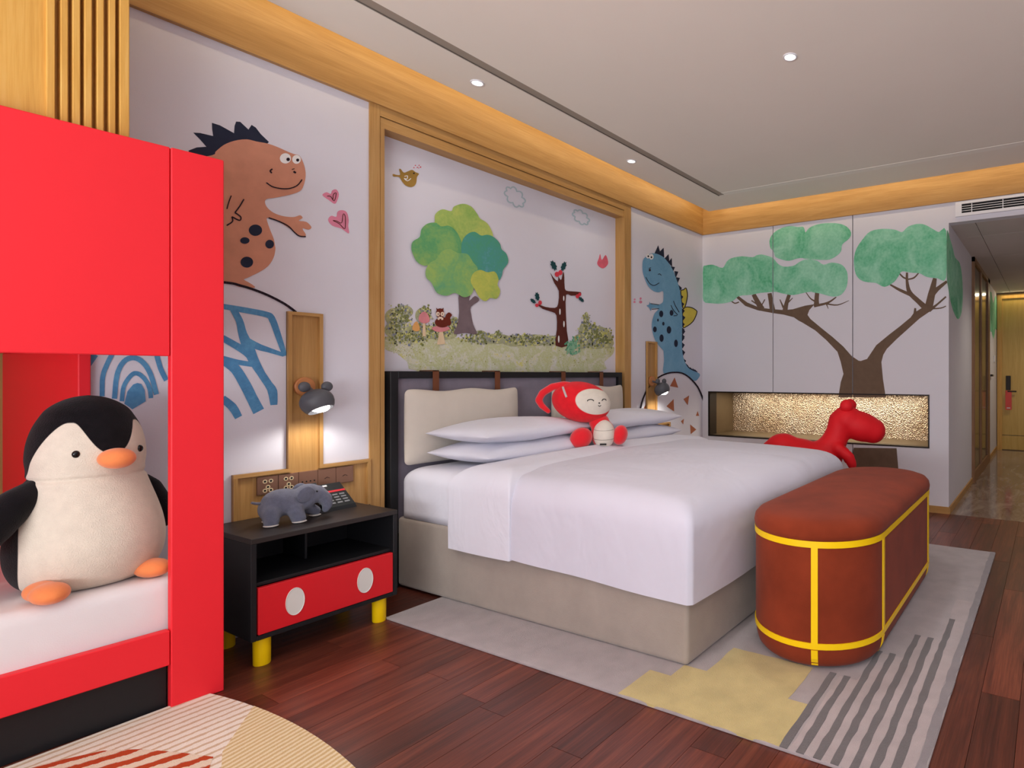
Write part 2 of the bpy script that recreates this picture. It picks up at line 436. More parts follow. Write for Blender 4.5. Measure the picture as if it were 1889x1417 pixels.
# ---- left wall with picture recess
xo0, xi0, xi1, xo1 = 1.866, 1.949, 4.035, 4.125
ZR = onY(709, 238, YA).z          # top of the recess
wa = struct(boxes('wall_left', [(.8, xo0, YA, YA + .14, 0, 3.1), (xo1, XB + .6, YA, YA + .14, 0, 3.1), (xo0, xo1, YP, YA + .14, 0, 3.1),
                                (xo0, xo1, YA + .02, YP, ZV + .001, 3.1)], wall_m), 'white textured headboard wall painted with dinosaurs')
fr = struct(box('trim_1', xo0, xi0 - .029, YA - .012, YP, 0, ZV, wood_v), 'oak frame around the painted woodland panel')
box('jamb', xi1 + .001, xo1, YA - .012, YP, 0, ZV, wood_v, fr)
box('inner_bead', xi0 - .024, xi0, YA - .006, YP, 0, ZR, wood_v, fr)
box('header', xi0 - .028, xi1, YA - .0115, YP, ZR + .06, ZV, wood_h, fr)
box('header_bead', xi0 - .024, xi1, YA - .006, YP, ZR, ZR + .056, wood_h, fr)
# ---- alcove for the bunk
struct(box('wall_alcove_side', .8, .9, YA + .14, 4.35, 0, 3.1, wall_m), 'white return wall beside the bunk alcove')
struct(box('wall_alcove_back', -1.4, .9, 4.35, 4.45, 0, 3.1, wood_v), 'oak clad back wall of the bunk alcove')
struct(box('wall_alcove_end', -1.5, -1.4, 2.85, 4.45, 0, 3.1, wall_m), 'white end wall of the bunk alcove')
hd = struct(box('wall_bunk_header', -1.4, .78, 2.885, 3.25, 1.96, 3.08, wood_lit), 'oak header above the red bunk bed')
box('flat_panel', -1.4, onY(85, 100, 2.86).x, 2.86, 2.885, 1.96, 3.08, wood_lit, hd)
for a, b in ((85.6, 102), (112, 126), (134, 148.5), (156, 170), (179, 192), (201, 213.5), (221, 239)):
    box('batten', onY(a, 100, 2.85).x, onY(b, 100, 2.85).x, 2.85, 2.885, 1.96, 3.08, wood_lit, hd, .002, 1)
# ---- back wall: lacquered panels around a niche
nz0, nz1 = onX(1308.6, 802, XB).z, onX(1308.6, 724, XB).z
ny1, ny0 = onX(1308.6, 760, XB).y, onX(1712, 760, XB).y
wb = struct(boxes('wall_back', [(XB + .03, XB + .1, YH + .03, ny0, 0, 3.1), (XB + .03, XB + .1, ny1, YA, 0, 3.1), (XB + .03, XB + .1, ny0, ny1, 0, nz0 - .02),
                                (XB + .03, XB + .1, ny0, ny1, nz1 + .02, 3.1)], dark_m), 'white panelled back wall painted with a spreading green tree')
edges = [YA] + SEAMS + [YH]
for i in range(3):
    a, b = edges[i + 1] + (.004 if i < 2 else 0), edges[i] - (.004 if i else 0)
    box('panel', XB, XB + .03, a, b, nz1 + .012, ZV + .02, panel_m, wb)
    box('panel', XB, XB + .03, a, b, .06, nz0 - .012, panel_m, wb)
box('panel', XB, XB + .03, YH, ny0 - .012, nz0 - .012, nz1 + .012, panel_m, wb)
box('panel', XB, XB + .03, ny1 + .012, YA, nz0 - .012, nz1 + .012, panel_m, wb)
struct(box('baseboard_back', XB - .012, XB + .03, YH - .005, YA, 0, .06, wood_y), 'oak skirting under the panelled wall')
# niche
ni = struct(boxes('wall_niche', [(XB + .03, XB + .56, ny0 - .02, ny1 + .02, nz0 - .02, nz0), (XB + .03, XB + .56, ny0 - .02, ny1 + .02, nz1, nz1 + .02),
                                 (XB + .03, XB + .56, ny1, ny1 + .02, nz0, nz1), (XB + .03, XB + .56, ny0 - .02, ny0, nz0, nz1)], brass_m), 'long bronze lined niche in the back wall')
box('hammered_glass', XB + .53, XB + .56, ny0, ny1, nz0, nz1, hammer_m, ni)
boxes('frame', [(XB - .006, XB + .05, ny0 - .012, ny1 + .012, nz0 - .012, nz0), (XB - .006, XB + .05, ny0 - .012, ny1 + .012, nz1, nz1 + .012),
                (XB - .006, XB + .05, ny1, ny1 + .012, nz0, nz1), (XB - .006, XB + .05, ny0 - .012, ny0, nz0, nz1)], metal_m, ni)
box('front_upright', XB + .0, XB + .14, ny1 - .006, ny1, nz0, nz1, metal_m, ni)
area('niche_light', (XB + .3, (ny0 + ny1) / 2, nz1 - .01), (0, 0, 0), .3, 2.0, 8, (1, .93, .8))
# ---- hall
hw = struct(box('wall_hall', XB + .03, XE + .1, YH, YH + .03, 0, 2.7, panel_m), 'white hall wall beside the sliding door')
struct(box('wall_hall_right', XB + .1, XE + .1, -.85, -.75, 0, 2.7, panel_m), 'plain right wall of the entrance hall')
struct(box('wall_hall_end', XE, XE + .1, -.85, YH, 0, 2.9, wood_y), 'end wall of the hall around the entrance door')
ZH = 2.513
hc = struct(box('ceiling_hall', XB + .1, XE, -.75, YH, ZH + .02, ZH + .06, hallceil_m), 'grey panelled ceiling of the entrance hall')
px0 = XB + .1
for i, ln in enumerate((.55, 1.1, 1.1, 1.1, 1.1)):
    box('ceiling_panel', px0 + .003, px0 + ln - .003, YH - .2, YH, ZH, ZH + .02, hallceil_m, hc)
    box('ceiling_panel', px0 + .003, min(px0 + ln, XE) - .003, -.75, YH - .206, ZH, ZH + .02, hallceil_m, hc); px0 += ln
bh = struct(box('wall_bulkhead', XB, XB + .1, -1.8, YH, ZH, 3.1, panel_m), 'white bulkhead above the hall opening')
struct(boxes('baseboard_hall', [(XB + .0, 7.14, YH - .012, YH, 0, .06), (9.0, XE, YH - .012, YH, 0, .06)], wood_h), 'oak skirting along the hall wall')
# ---- right wall and glazed wall behind the camera
struct(box('wall_right', -2.4, XB + .1, -1.9, -1.8, 0, 3.1, wall_m), 'plain white wall on the right of the room')
struct(boxes('wall_front', [(-2.5, -2.4, -1.8, 4.45, 0, .3), (-2.5, -2.4, -1.8, 4.45, 2.7, 3.1), (-2.5, -2.4, -1.8, -1.4, .3, 2.7), (-2.5, -2.4, 2.4, 4.45, .3, 2.7)], wall_m), 'white wall around the wide window')
wn = struct(boxes('window_1', [(-2.47, -2.43, -1.4, 2.4, .3, .36), (-2.47, -2.43, -1.4, 2.4, 2.64, 2.7), (-2.47, -2.43, -1.4, -1.34, .36, 2.64), (-2.47, -2.43, 2.34, 2.4, .36, 2.64), (-2.47, -2.43, .47, .53, .36, 2.64)], metal_m), 'wide dark framed window')
struct(box('wall_front_left', -2.4, -1.5, 2.85, 2.95, 0, 3.1, wall_m), 'white wall between the window and the bunk alcove')
# ---- ceiling: dropped plate with cove gap
GAP = .2
ce = struct(boxes('ceiling', [(-2.4, XB - GAP, 2.73, YA - GAP, HC, HC + .07), (-2.4, XB - GAP, -1.8, 2.66, HC, HC + .07), (4.755, XB - GAP, 2.66, 2.73, HC, HC + .07),
                              (-2.4, 4.755, 2.66, 2.73, HC + .045, HC + .07)], ceil_m), 'warm white dropped ceiling with a hidden cove')
struct(box('ceiling_cap', -2.5, XB + .6, -1.9, 4.45, 3.1, 3.16, ceil_m), 'ceiling slab above the cove')
slot_m = mat('slot_grey', '#a39688', .7, .02)
sl = box('air_slot', -2.4, 4.75, 2.661, 2.718, HC + .002, HC + .03, slot_m, ce)
box('slot_lip', -2.4, 4.75, 2.7185, 2.7215, HC - .003, HC + .03, mat('slot_edge', '#6f655c', .7), sl)
box('ceiling_joint', 4.68, 4.755, -1.8, 2.66, HC - .002, HC + .001, mat('joint_paint', '#f8f1e6', .9, .01), ce)
t1 = struct(box('trim_2', .8, XB, YA - .02, YA, ZV, 3.08, wood_h), 'oak valance along the top of the headboard wall')
t2 = struct(box('trim_3', XB - .02, XB, -1.8, YA - .02, ZV, 3.08, wood_y), 'oak valance along the top of the back wall')
box('shadow_bead', .8, XB, YA - .026, YA - .02, ZV, ZV + .006, wood_h, t1)
for nm, loc, rot, sx, sy in (('cove_light_left', (3.05, YA - GAP - .01, HC + .11), (math.radians(75), 0, 0), 4.3, .03), ('cove_light_back', (XB - GAP - .01, 1.0, HC + .11), (math.radians(75), 0, -PI / 2), 4.2, .03)):
    area(nm, loc, rot, sx, sy, 4.5, (1, .82, .5))

# ================================================================== MURALS
paint = lambda n, c, v=.07, s=14: mat(n, c, .88, v, s, spec=.15)
p_orange = paint('paint_terracotta', '#cf9076'); p_navy = paint('paint_navy', '#2c3042', .1); p_ink = paint('paint_ink', '#2b2029'); p_white = paint('paint_white', '#efecea', .02)
p_blue = wash('paint_blue', ['#4c80ac', '#5892bf', '#6aa8cf'], 5); p_pink = paint('paint_pink', '#e08aa2'); p_steel = wash('paint_steel', ['#6b9dbe', '#76a7c6', '#82b0cc'], 5)
p_yel = paint('paint_yellow', '#d9c455'); p_red = paint('paint_red', '#d8414f'); p_brown = paint('paint_brown', '#6f5b4b', .08); p_bark = paint('paint_bark', '#5c2f27', .08)
p_grey = paint('paint_trunk', '#7b6a6e', .12); p_tri = paint('paint_clay', '#ad6a4e'); p_cloud = paint('paint_cloud', '#b4c6cc', .04)
p_green = wash('paint_green', ['#55b07e', '#79c69c', '#93d3b0', '#a6dfbf'], 4, 40)
p_holly = paint('paint_holly', '#23494d'); p_olive = paint('paint_ochre', '#a3803f')
p_lawn = wash('paint_lawn', ['#d9d6d6', '#cfd0b4', '#c2c693', '#d5d3c6', '#d6d27e'], 7, 90)
g1 = wash('crown_yellowgreen', ['#8db55d', '#a9c268', '#c2cd6c'], 6); g2 = wash('crown_green', ['#549c6c', '#6bab6f', '#8fba6c'], 6); g3 = wash('crown_teal', ['#5aa47c', '#55a184', '#559f93', '#6ba7b4'], 4)
g4 = wash('crown_leaf', ['#69ab7e', '#86b872', '#a3c36b'], 6); g5 = wash('crown_lime', ['#a0bb60', '#bcc75f', '#cfd064'], 7)
# --- terracotta dinosaur
L2 = lambda *p: L(C2, *p)
body = L2((265, 455), (300, 420), (380, 355), (480, 315), (600, 300), (700, 322), (800, 340), (900, 375), (1000, 420), (1060, 443), (1110, 457), (1142, 510), (1165, 580), (1172, 650), (1160, 720), (1130, 790), (1060, 825), (960, 850), (860, 868), (795, 878), (778, 910), (800, 960), (860, 1010), (940, 1040), (1020, 1052), (1070, 1050), (1120, 1035), (1142, 1062), (1105, 1088), (1180, 1100), (1228, 1150), (1200, 1175), (1140, 1162), (1175, 1225), (1140, 1245), (1090, 1225), (1040, 1180), (950, 1120), (870, 1080), (800, 1060), (802, 1100), (830, 1180), (865, 1270), (878, 1350)) + \
    L(C3, (834, 0), (832, 60), (815, 130), (765, 205), (680, 262), (580, 310), (545, 328), (600, 360), (645, 402), (500, 395), (380, 350)) + [(350, 520), (300, 515), (265, 480), (258, 400), (275, 340), (330, 300)]
dn = lay([smoothpoly(body, k=3)], 'A', p_orange, wa, 'mural_dinosaur', 2)
tag(dn, 'terracotta dinosaur painted on the white wall')
spk = L2((40, 408), (120, 378), (212, 372), (150, 300), (85, 235), (150, 238), (278, 268), (268, 200), (266, 140), (345, 165), (480, 240), (485, 170), (500, 128), (540, 130), (620, 205), (650, 160), (690, 185), (740, 250), (818, 325), (800, 345), (700, 340), (600, 330), (480, 340), (380, 380), (300, 450), (265, 500), (180, 560), (60, 560))
lay([spk], 'A', p_navy, dn, 'crest', 1)
lay(dots(C2, [(685, 1180, 65, 55), (582, 1280, 45, 32), (822, 1315, 42, 42)]) + dots(C3, [(570, 168, 58, 50)]), 'A', p_navy, dn, 'spots', 3)
lay(dots(C2, [(975, 485, 54, 50), (1082, 495, 42, 43)]), 'A', p_white, dn, 'eyes', 3)
lay(dots(C2, [(1000, 495, 17, 17), (1092, 502, 15, 15)]), 'A', p_ink, dn, 'pupils', 4)
ln = []
for pts, w in ([((790, 720), (850, 760), (940, 778), (1020, 775), (1090, 745), (1135, 690)), 11], [((848, 588), (826, 606), (842, 628)), 14], [((1035, 592), (1062, 586)), 7], [((1052, 612), (1075, 626)), 18],
               [((450, 845), (425, 910), (408, 975)), 11], [((572, 880), (530, 950), (485, 1010)), 13], [((485, 1010), (540, 1050), (530, 1085), (455, 1050)), 13], [((455, 1050), (462, 1095), (405, 1135)), 13],
               [((810, 1060), (900, 1090), (1000, 1140), (1060, 1200), (1110, 1237), (1172, 1242)), 12]):
    ln += stroke(L(C2, *pts), w / C2[2])
lay(ln, 'A', p_ink, dn, 'drawn_lines', 4)
hrt = lay([smoothpoly(L2((1335, 840), (1375, 812), (1415, 828), (1430, 795), (1470, 785), (1495, 830), (1480, 890), (1455, 925), (1400, 890)), k=3),
           smoothpoly(L2((1390, 1080), (1420, 1040), (1470, 1050), (1480, 1003), (1520, 985), (1570, 1005), (1590, 1080), (1585, 1140), (1592, 1212), (1520, 1165), (1430, 1135)), k=3)], 'A', p_pink, wa, 'mural_hearts', 1)
tag(hrt, 'two pink painted hearts')
ln = []
for pts in (((1380, 850), (1412, 852), (1448, 895), (1468, 822), (1442, 832), (1435, 885)), ((1435, 1085), (1470, 1090), (1520, 1108), (1535, 1025), (1555, 1050), (1552, 1165), (1500, 1120), (1435, 1085))): ln += stroke(L(C2, *pts), 7 / C2[2])
lay(ln, 'A', p_bark, hrt, 'drawn_lines', 2)
# --- striped egg under it
eg = lay(stroke([(250, 535), (330, 515)] + L(C3, (380, 355), (520, 385), (640, 422), (760, 470), (880, 530), (960, 580), (1022, 628)), 22 / C3[2]), 'A', p_ink, wa, 'mural_egg', 3)
tag(eg, 'blue striped egg painted below the terracotta dinosaur')
ln = []
for pts, w in ([((60, 30), (300, 72), (540, 120), (600, 170), (660, 330), (710, 480), (740, 570)), [55, 62, 62, 75, 70, 60, 45]], [((175, 60), (245, 190), (280, 330), (340, 480), (400, 620), (480, 760), (560, 880), (605, 960), (620, 1105)), [70, 78, 95, 130, 110, 85, 85, 105, 75]],
               [((300, 400), (450, 470), (560, 505), (725, 560)), [90, 70, 55, 40]], [((60, 375), (200, 455), (320, 530), (390, 610)), [70, 75, 85, 80]], [((60, 595), (230, 640), (400, 665)), 55],
               [((60, 615), (200, 715), (310, 890), (380, 1030), (455, 1175)), [90, 110, 120, 120, 130]], [((60, 1035), (170, 1130), (235, 1240)), [80, 95, 85]]):
    ln += stroke(L(C9, *pts), [x / C9[2] for x in w] if isinstance(w, list) else w / C9[2])
for pts, w in ([((985, 440), (1000, 320), (1060, 230), (1110, 215), (1170, 260), (1210, 340), (1220, 415)), 36], [((925, 420), (945, 230), (1000, 120), (1080, 88), (1160, 130), (1220, 230), (1265, 385)), 42],
               [((825, 400), (830, 240), (870, 130), (910, 50)), 40], [((695, 170), (770, 60)), 50], [((1265, 60), (1300, 180), (1345, 270)), 42], [((695, 290), (715, 380)), 24]):
    ln += stroke(L(C10, *pts), w / C10[2])
ln.append(L(C10, (1005, 460), (1030, 360), (1075, 305), (1110, 292), (1142, 300), (1170, 350), (1178, 440), (1070, 505)))
lay(ln, 'A', p_blue, eg, 'blue_stripes', 1)
# --- blue dinosaur
bd = L(C6, (300, 460), (250, 465), (195, 510), (182, 560), (185, 640), (210, 720), (240, 780), (290, 825), (340, 836), (380, 825), (385, 880), (378, 932), (340, 955), (290, 955), (258, 945), (250, 925), (245, 955), (222, 965), (245, 985), (265, 1018), (272, 990), (340, 995), (300, 1040), (275, 1120), (275, 1200), (300, 1290), (340, 1350), (380, 1395)) + \
    L(C7, (386, 260), (390, 350), (385, 462), (480, 462), (560, 468), (640, 512), (690, 540), (722, 515), (735, 470), (640, 425), (600, 372), (575, 300), (565, 200), (565, 50)) + L(C6, (568, 1150), (565, 1000), (555, 900), (540, 800), (500, 680), (460, 590), (400, 510), (350, 475))
bo = lay([smoothpoly(bd, k=3)], 'A', p_steel, wa, 'mural_dinosaur', 3); tag(bo, 'blue dinosaur with yellow wings painted beside the corner')
tri = [L(C6, (298, 462), (335, 380), (352, 440), (388, 404), (394, 500)), L(C6, (395, 508), (435, 466), (442, 532), (466, 503), (470, 590))]
for x, y in ((497, 620), (530, 665), (545, 725), (565, 795), (578, 880), (588, 950), (592, 1015), (597, 1080), (592, 1145), (597, 1215), (590, 1280), (588, 1345)):
    tri.append(L(C6, (x - 38, y - 35), (x, y - 28 if x < 560 else y), (x - 28, y + 38)))
for x, y in ((592, 45), (592, 110), (592, 190), (596, 262), (605, 345), (626, 392), (648, 418), (672, 432), (696, 442), (716, 452)):
    tri.append(L(C7, (x - 30, y - 28), (x, y), (x - 22, y + 38)))
lay(tri, 'A', p_navy, bo, 'crest', 2)
wg = [smoothpoly(L(C6, (553, 830), (580, 812), (605, 795), (618, 870), (597, 970), (572, 985)), k=3), smoothpoly(L(C6, (575, 1000), (640, 980), (700, 1008), (708, 1040), (670, 1120), (600, 1172), (575, 1165)), k=3)]
lay(wg, 'A', p_yel, bo, 'wings', 1)
ln = []
for w_ in wg: ln += stroke(w_ + [w_[0]], 1.6, False)
lay(ln, 'A', p_ink, bo, 'wing_outline', 2)
lay(dots(C6, [(362, 1045, 20, 32), (462, 1035, 18, 28), (300, 1195, 18, 28), (437, 1200, 22, 36), (365, 1280, 20, 36), (505, 1330, 18, 36), (330, 1105, 8, 14), (383, 1140, 11, 18)]), 'A', p_navy, bo, 'spots', 4)
lay(dots(C6, [(233, 487, 20, 22), (266, 492, 22, 28)]), 'A', p_white, bo, 'eyes', 4)
lay(dots(C6, [(236, 488, 8, 9), (266, 497, 8, 10), (250, 622, 10, 12)]), 'A', p_ink, bo, 'pupils', 5)
ln = []
for pts in (((212, 690), (245, 745), (290, 770), (342, 745)), ((330, 665), (345, 658), (362, 672)), ((240, 605), (262, 598)), ((455, 960), (480, 1010), (520, 1055)), ((480, 920), (500, 970), (535, 1030)), ((480, 1065), (515, 1060)), ((258, 945), (340, 958)), ((268, 1000), (340, 995))): ln += stroke(L(C6, *pts), 6 / 5.247)
lay(ln, 'A', p_ink, bo, 'drawn_lines', 5)
eo = lay(stroke(L(C7, (155, 875), (165, 790), (190, 700), (240, 600), (330, 510), (420, 467), (500, 457), (570, 467), (640, 512), (710, 590), (750, 670), (773, 735)), 15 / 5.247), 'A', p_ink, wa, 'mural_egg', 4)
tag(eo, 'white egg with brown triangles painted below the blue dinosaur')
lay([L(C7, *t) for t in (((495, 505), (530, 605), (450, 590)), ((485, 715), (490, 835), (415, 785)), ((635, 680), (580, 715), (622, 775)), ((718, 830), (732, 878), (700, 878)), ((585, 905), (555, 930), (578, 960)), ((645, 960), (705, 1010), (650, 1055)), ((310, 800), (350, 850), (310, 910)), ((215, 770), (195, 800), (215, 830)))], 'A', p_tri, eo, 'triangles', 1)
tag(lay(dots(C6, [(108, 905, 9, 9), (106, 930, 11, 10), (165, 897, 10, 12), (166, 930, 15, 14)]), 'A', p_pink, wa, 'mural_hearts', 1), 'tiny pink hearts by the blue dinosaur')
# --- woodland picture on the recessed panel
lw = lay([smoothpoly(L(C5, (38, 600), (140, 590), (300, 610), (600, 600), (900, 640), (1200, 650), (1500, 660), (1700, 680), (1812, 670), (1805, 730), (1740, 790), (1700, 862), (1000, 880), (300, 862), (215, 790), (130, 720), (45, 690)), k=3)], 'P', p_lawn, wa, 'mural_lawn', 1)
tag(lw, 'pale green watercolour lawn painted above the headboard')
def scatter(name, boxes_, n, cols, layer, r0=1.0, r1=2.6):
    rr = random.Random(name); by = [[] for _ in cols]
    for x0, y0, x1, y1, k in boxes_:
        for _ in range(int(n * k)):
            x, y = rr.gauss(0, .42), rr.gauss(0, .42)
            if abs(x) > 1 or abs(y) > 1: continue
            u, v = L(C5, ((x0 + x1) / 2 + x * (x1 - x0) / 2, (y0 + y1) / 2 + y * (y1 - y0) / 2))[0]
            if not 709 < u < 1134: continue
            r = rr.uniform(r0, r1); a = rr.random() * 6.3; e = rr.uniform(.45, 1)
            by[rr.randrange(len(cols))].append([(u + r * math.cos(a + 2 * PI * q / 6) * (1 if q % 2 else e), v + r * math.sin(a + 2 * PI * q / 6)) for q in range(6)])
    for i, c in enumerate(cols):
        o = lay(by[i], 'P', c, lw, name, layer + i * .25); tag(o, kind='stuff')
p_bush = wash('paint_undergrowth', ['#cfcfae', '#b4b583', '#a3a689', '#c3c4a6'], 16, 120)
tag(lay(dots(C5, [(120, 440, 80, 70), (190, 400, 70, 50), (110, 540, 75, 60), (330, 430, 55, 60), (320, 560, 160, 60), (480, 580, 120, 40), (580, 500, 40, 60), (780, 590, 60, 45), (900, 610, 120, 40), (1050, 625, 110, 45), (1200, 620, 130, 45), (1320, 625, 70, 40), (1600, 560, 60, 90), (1600, 470, 22, 70), (1680, 600, 120, 90), (1560, 630, 70, 60), (1760, 640, 55, 45)]), 'P', p_bush, lw, 'painted_undergrowth', 1.5), 'olive undergrowth')
sc_ = [paint('leaf_olive', '#9a9950', .15), paint('leaf_dark', '#3a3b33', .15), paint('leaf_pale', '#c9c873', .15), paint('leaf_slate', '#7e8499', .15), paint('leaf_straw', '#d2d19a', .1), paint('leaf_grey', '#a2a596', .15), paint('leaf_moss', '#7f8552', .12)]
scatter('painted_shrubs', [(60, 340, 260, 520, 1.5), (50, 420, 240, 580, 1.2), (290, 350, 410, 480, .8), (250, 480, 580, 610, 1.8), (40, 540, 400, 660, 1.6), (540, 440, 620, 560, .5), (740, 540, 830, 640, .7), (600, 560, 1000, 650, 1.3), (890, 540, 940, 600, .3), (950, 570, 1380, 665, 2.0), (1560, 400, 1640, 600, .8), (1500, 520, 1810, 690, 2.4), (1580, 480, 1730, 640, 1.2)], 170, sc_, 2.2, .9, 2.7)
scatter('painted_specks', [(60, 620, 420, 780, 1), (1700, 660, 1815, 760, .4), (300, 740, 900, 860, .8), (900, 680, 1750, 860, 1.2)], 60, [sc_[0], sc_[2]], 2, .4, 1.1)
scatter('painted_bush', [(1430, 590, 1550, 745, 1)], 150, [paint('leaf_mint', '#5d9f7c', .12), paint('leaf_mint_pale', '#8cbd9a', .1)], 4.4, 1.2, 2.6)
bt = lay([smoothpoly(L(C5, (612, 255), (695, 260), (690, 315), (735, 278), (768, 312), (705, 362), (706, 420), (722, 500), (748, 572), (660, 565), (572, 572), (598, 500), (612, 400)), k=3)], 'P', p_grey, wa, 'mural_tree', 5)
tag(bt, 'round green watercolour tree painted above the headboard')
for i, (mm, pts) in enumerate(((g1, ((420, 800), (435, 745), (440, 690), (490, 655), (555, 668), (575, 635), (640, 615), (700, 635), (745, 690), (765, 722), (820, 760), (858, 840), (840, 900), (700, 960), (600, 950), (480, 860))),
                               (g2, ((265, 940), (275, 890), (325, 855), (338, 800), (380, 760), (440, 752), (480, 778), (540, 775), (590, 815), (620, 870), (650, 960), (600, 1010), (450, 1030), (370, 1065), (310, 1040), (280, 990))),
                               (g3, ((630, 900), (665, 840), (720, 818), (770, 845), (815, 840), (860, 855), (905, 900), (920, 945), (955, 980), (967, 1040), (930, 1095), (920, 1140), (890, 1172), (800, 1150), (700, 1080), (635, 1000))),
                               (g4, ((368, 1095), (395, 1045), (440, 1020), (480, 965), (540, 943), (600, 972), (670, 980), (712, 1040), (745, 1090), (722, 1200), (700, 1270), (645, 1293), (580, 1262), (520, 1282), (450, 1262), (410, 1190), (372, 1150))),
                               (g5, ((693, 1180), (710, 1122), (760, 1095), (815, 1112), (868, 1108), (895, 1160), (888, 1202), (907, 1250), (882, 1303), (835, 1298), (800, 1322), (758, 1297), (725, 1240))))):
    lay([smoothpoly(L(C4, *pts), k=4)], 'P', mm, bt, 'crown', 6 + i)
br = lay([smoothpoly(L(C5, (1318, 95), (1340, 130), (1378, 165), (1382, 125), (1396, 150), (1408, 145), (1420, 88), (1428, 130), (1432, 220), (1460, 240), (1555, 247), (1545, 268), (1480, 276), (1442, 268), (1440, 400), (1448, 550), (1456, 662), (1360, 662), (1370, 540), (1368, 430), (1335, 402), (1260, 378), (1222, 342), (1280, 362), (1355, 370), (1380, 340), (1386, 240), (1352, 180)), k=2)], 'P', p_bark, wa, 'mural_tree', 4)
tag(br, 'bare brown tree with holly sprigs painted above the headboard')
lf = []
for x, y, a, s in ((1345, 42, 1.15, 46), (1422, 48, -1.2, 42), (1217, 282, 1.4, 38), (1185, 317, .7, 30), (1558, 305, .7, 30)):
    p = []
    for q in range(16):
        t = 2 * PI * q / 16; r = (1 if q % 2 else .72); cx_, cy_ = s * r * math.cos(t), s * .5 * r * math.sin(t)
        p.append((x + cx_ * math.cos(a) - cy_ * math.sin(a), y + cx_ * math.sin(a) + cy_ * math.cos(a)))
    lf.append(L(C5, *p))
lay(lf, 'P', p_holly, br, 'holly_leaves', 5)
lay(dots(C5, [(1370, 110, 18, 20), (1396, 97, 16, 20), (1238, 330, 14, 18), (1214, 350, 14, 14), (1528, 280, 14, 16), (1546, 265, 12, 14)]), 'P', p_red, br, 'berries', 6)
lay(dots(C5, [(1422, 296, 5, 20), (1392, 400, 6, 24), (1423, 495, 6, 24), (1383, 612, 6, 28)]), 'P', p_white, br, 'bark_marks', 6)
b1 = lay([smoothpoly(L(C4, (135, 398), (165, 405), (188, 402), (180, 365), (192, 362), (215, 388), (245, 378), (275, 368), (300, 385), (324, 396), (310, 420), (305, 460), (290, 485), (262, 493), (225, 480), (200, 450), (180, 420), (140, 416)), k=3)], 'P', p_olive, wa, 'mural_bird', 2)
tag(b1, 'ochre bird painted at the top left of the panel')
lay(stroke(L(C4, (218, 415), (240, 412), (235, 435), (215, 430), (240, 448), (265, 430)), 1.4), 'P', p_white, b1, 'wing_line', 3)
lay(dots(C4, [(287, 393, 6, 6)]), 'P', p_ink, b1, 'eye', 3)
lay(dots(C4, [(288, 352, 4, 4), (298, 336, 4, 4), (312, 350, 4, 4), (325, 335, 4, 4), (336, 348, 5, 5), (322, 355, 3, 3)]), 'P', p_red, b1, 'song_dots', 2)
b2 = lay([smoothpoly(L(C4, (1618, 1045), (1630, 1010), (1640, 978), (1652, 1022), (1680, 985), (1698, 1035), (1690, 1062), (1662, 1083), (1632, 1070)), k=3)], 'P', paint('paint_rose', '#e46a7a', .15), wa, 'mural_bird', 2)
tag(b2, 'small rose pink bird painted at the right of the panel')
for cx_, cy_, rx, ry, n in ((1020, 565, 66, 66, 8), (1500, 712, 54, 48, 8)):
    p = [(cx_ + rx * (1 + .17 * abs(math.sin(n * t / 2)) * 1.6 - .14) * math.cos(t + .5) + .22 * ry * math.sin(t + .5), cy_ + ry * (1 + .17 * abs(math.sin(n * t / 2)) * 1.6 - .14) * math.sin(t + .5) + .3 * rx * math.cos(t + .5)) for t in [2 * PI * q / 64 for q in range(65)]]
    tag(lay(stroke(L(C4, *p), 2.6, False), 'P', p_cloud, wa, 'mural_cloud', 2), 'pale blue outlined cloud %s' % ('over the round tree' if cx_ < 1300 else 'near the frame corner'))
sq = lay(dots(C5, [(480, 482, 58, 40), (462, 412, 32, 38)]) + [smoothpoly(L(C5, (500, 480), (505, 430), (530, 405), (555, 425), (540, 450), (548, 490), (530, 510)), k=3), L(C5, (432, 368), (450, 385), (440, 410)), L(C5, (490, 368), (470, 385), (486, 410))], 'P', paint('paint_squirrel', '#6e2e22'), wa, 'mural_squirrel', 7)
tag(sq, 'brown squirrel painted on a mushroom')
lay(dots(C5, [(445, 418, 15, 17), (480, 418, 15, 17), (462, 445, 14, 10), (450, 455, 9, 9), (478, 455, 9, 9)]), 'P', paint('paint_cream', '#ecd3bd'), sq, 'face', 8)
lay(dots(C5, [(447, 418, 4, 5), (478, 418, 4, 5), (462, 436, 5, 4)]), 'P', p_ink, sq, 'eyes', 9)
ms = lay([smoothpoly(L(C5, (300, 470), (305, 425), (340, 398), (372, 425), (382, 475), (340, 490)), k=3), smoothpoly(L(C5, (398, 530), (430, 512), (500, 508), (540, 530), (500, 552), (440, 555)), k=3)], 'P', paint('paint_cap', '#dd8d92', .12), wa, 'mural_mushroom', 6)
tag(ms, 'pink mushrooms painted in the grass')
lay([smoothpoly(L(C5, (248, 535), (262, 490), (282, 475), (300, 500), (306, 540), (280, 552)), k=3)], 'P', paint('paint_apricot', '#e0a765'), ms, 'orange_cap', 6)
lay([L(C5, (330, 488), (350, 488), (354, 590), (328, 590)), L(C5, (458, 552), (486, 552), (504, 650), (440, 655))], 'P', paint('paint_stem', '#e3c9a4'), ms, 'stems', 5.6)
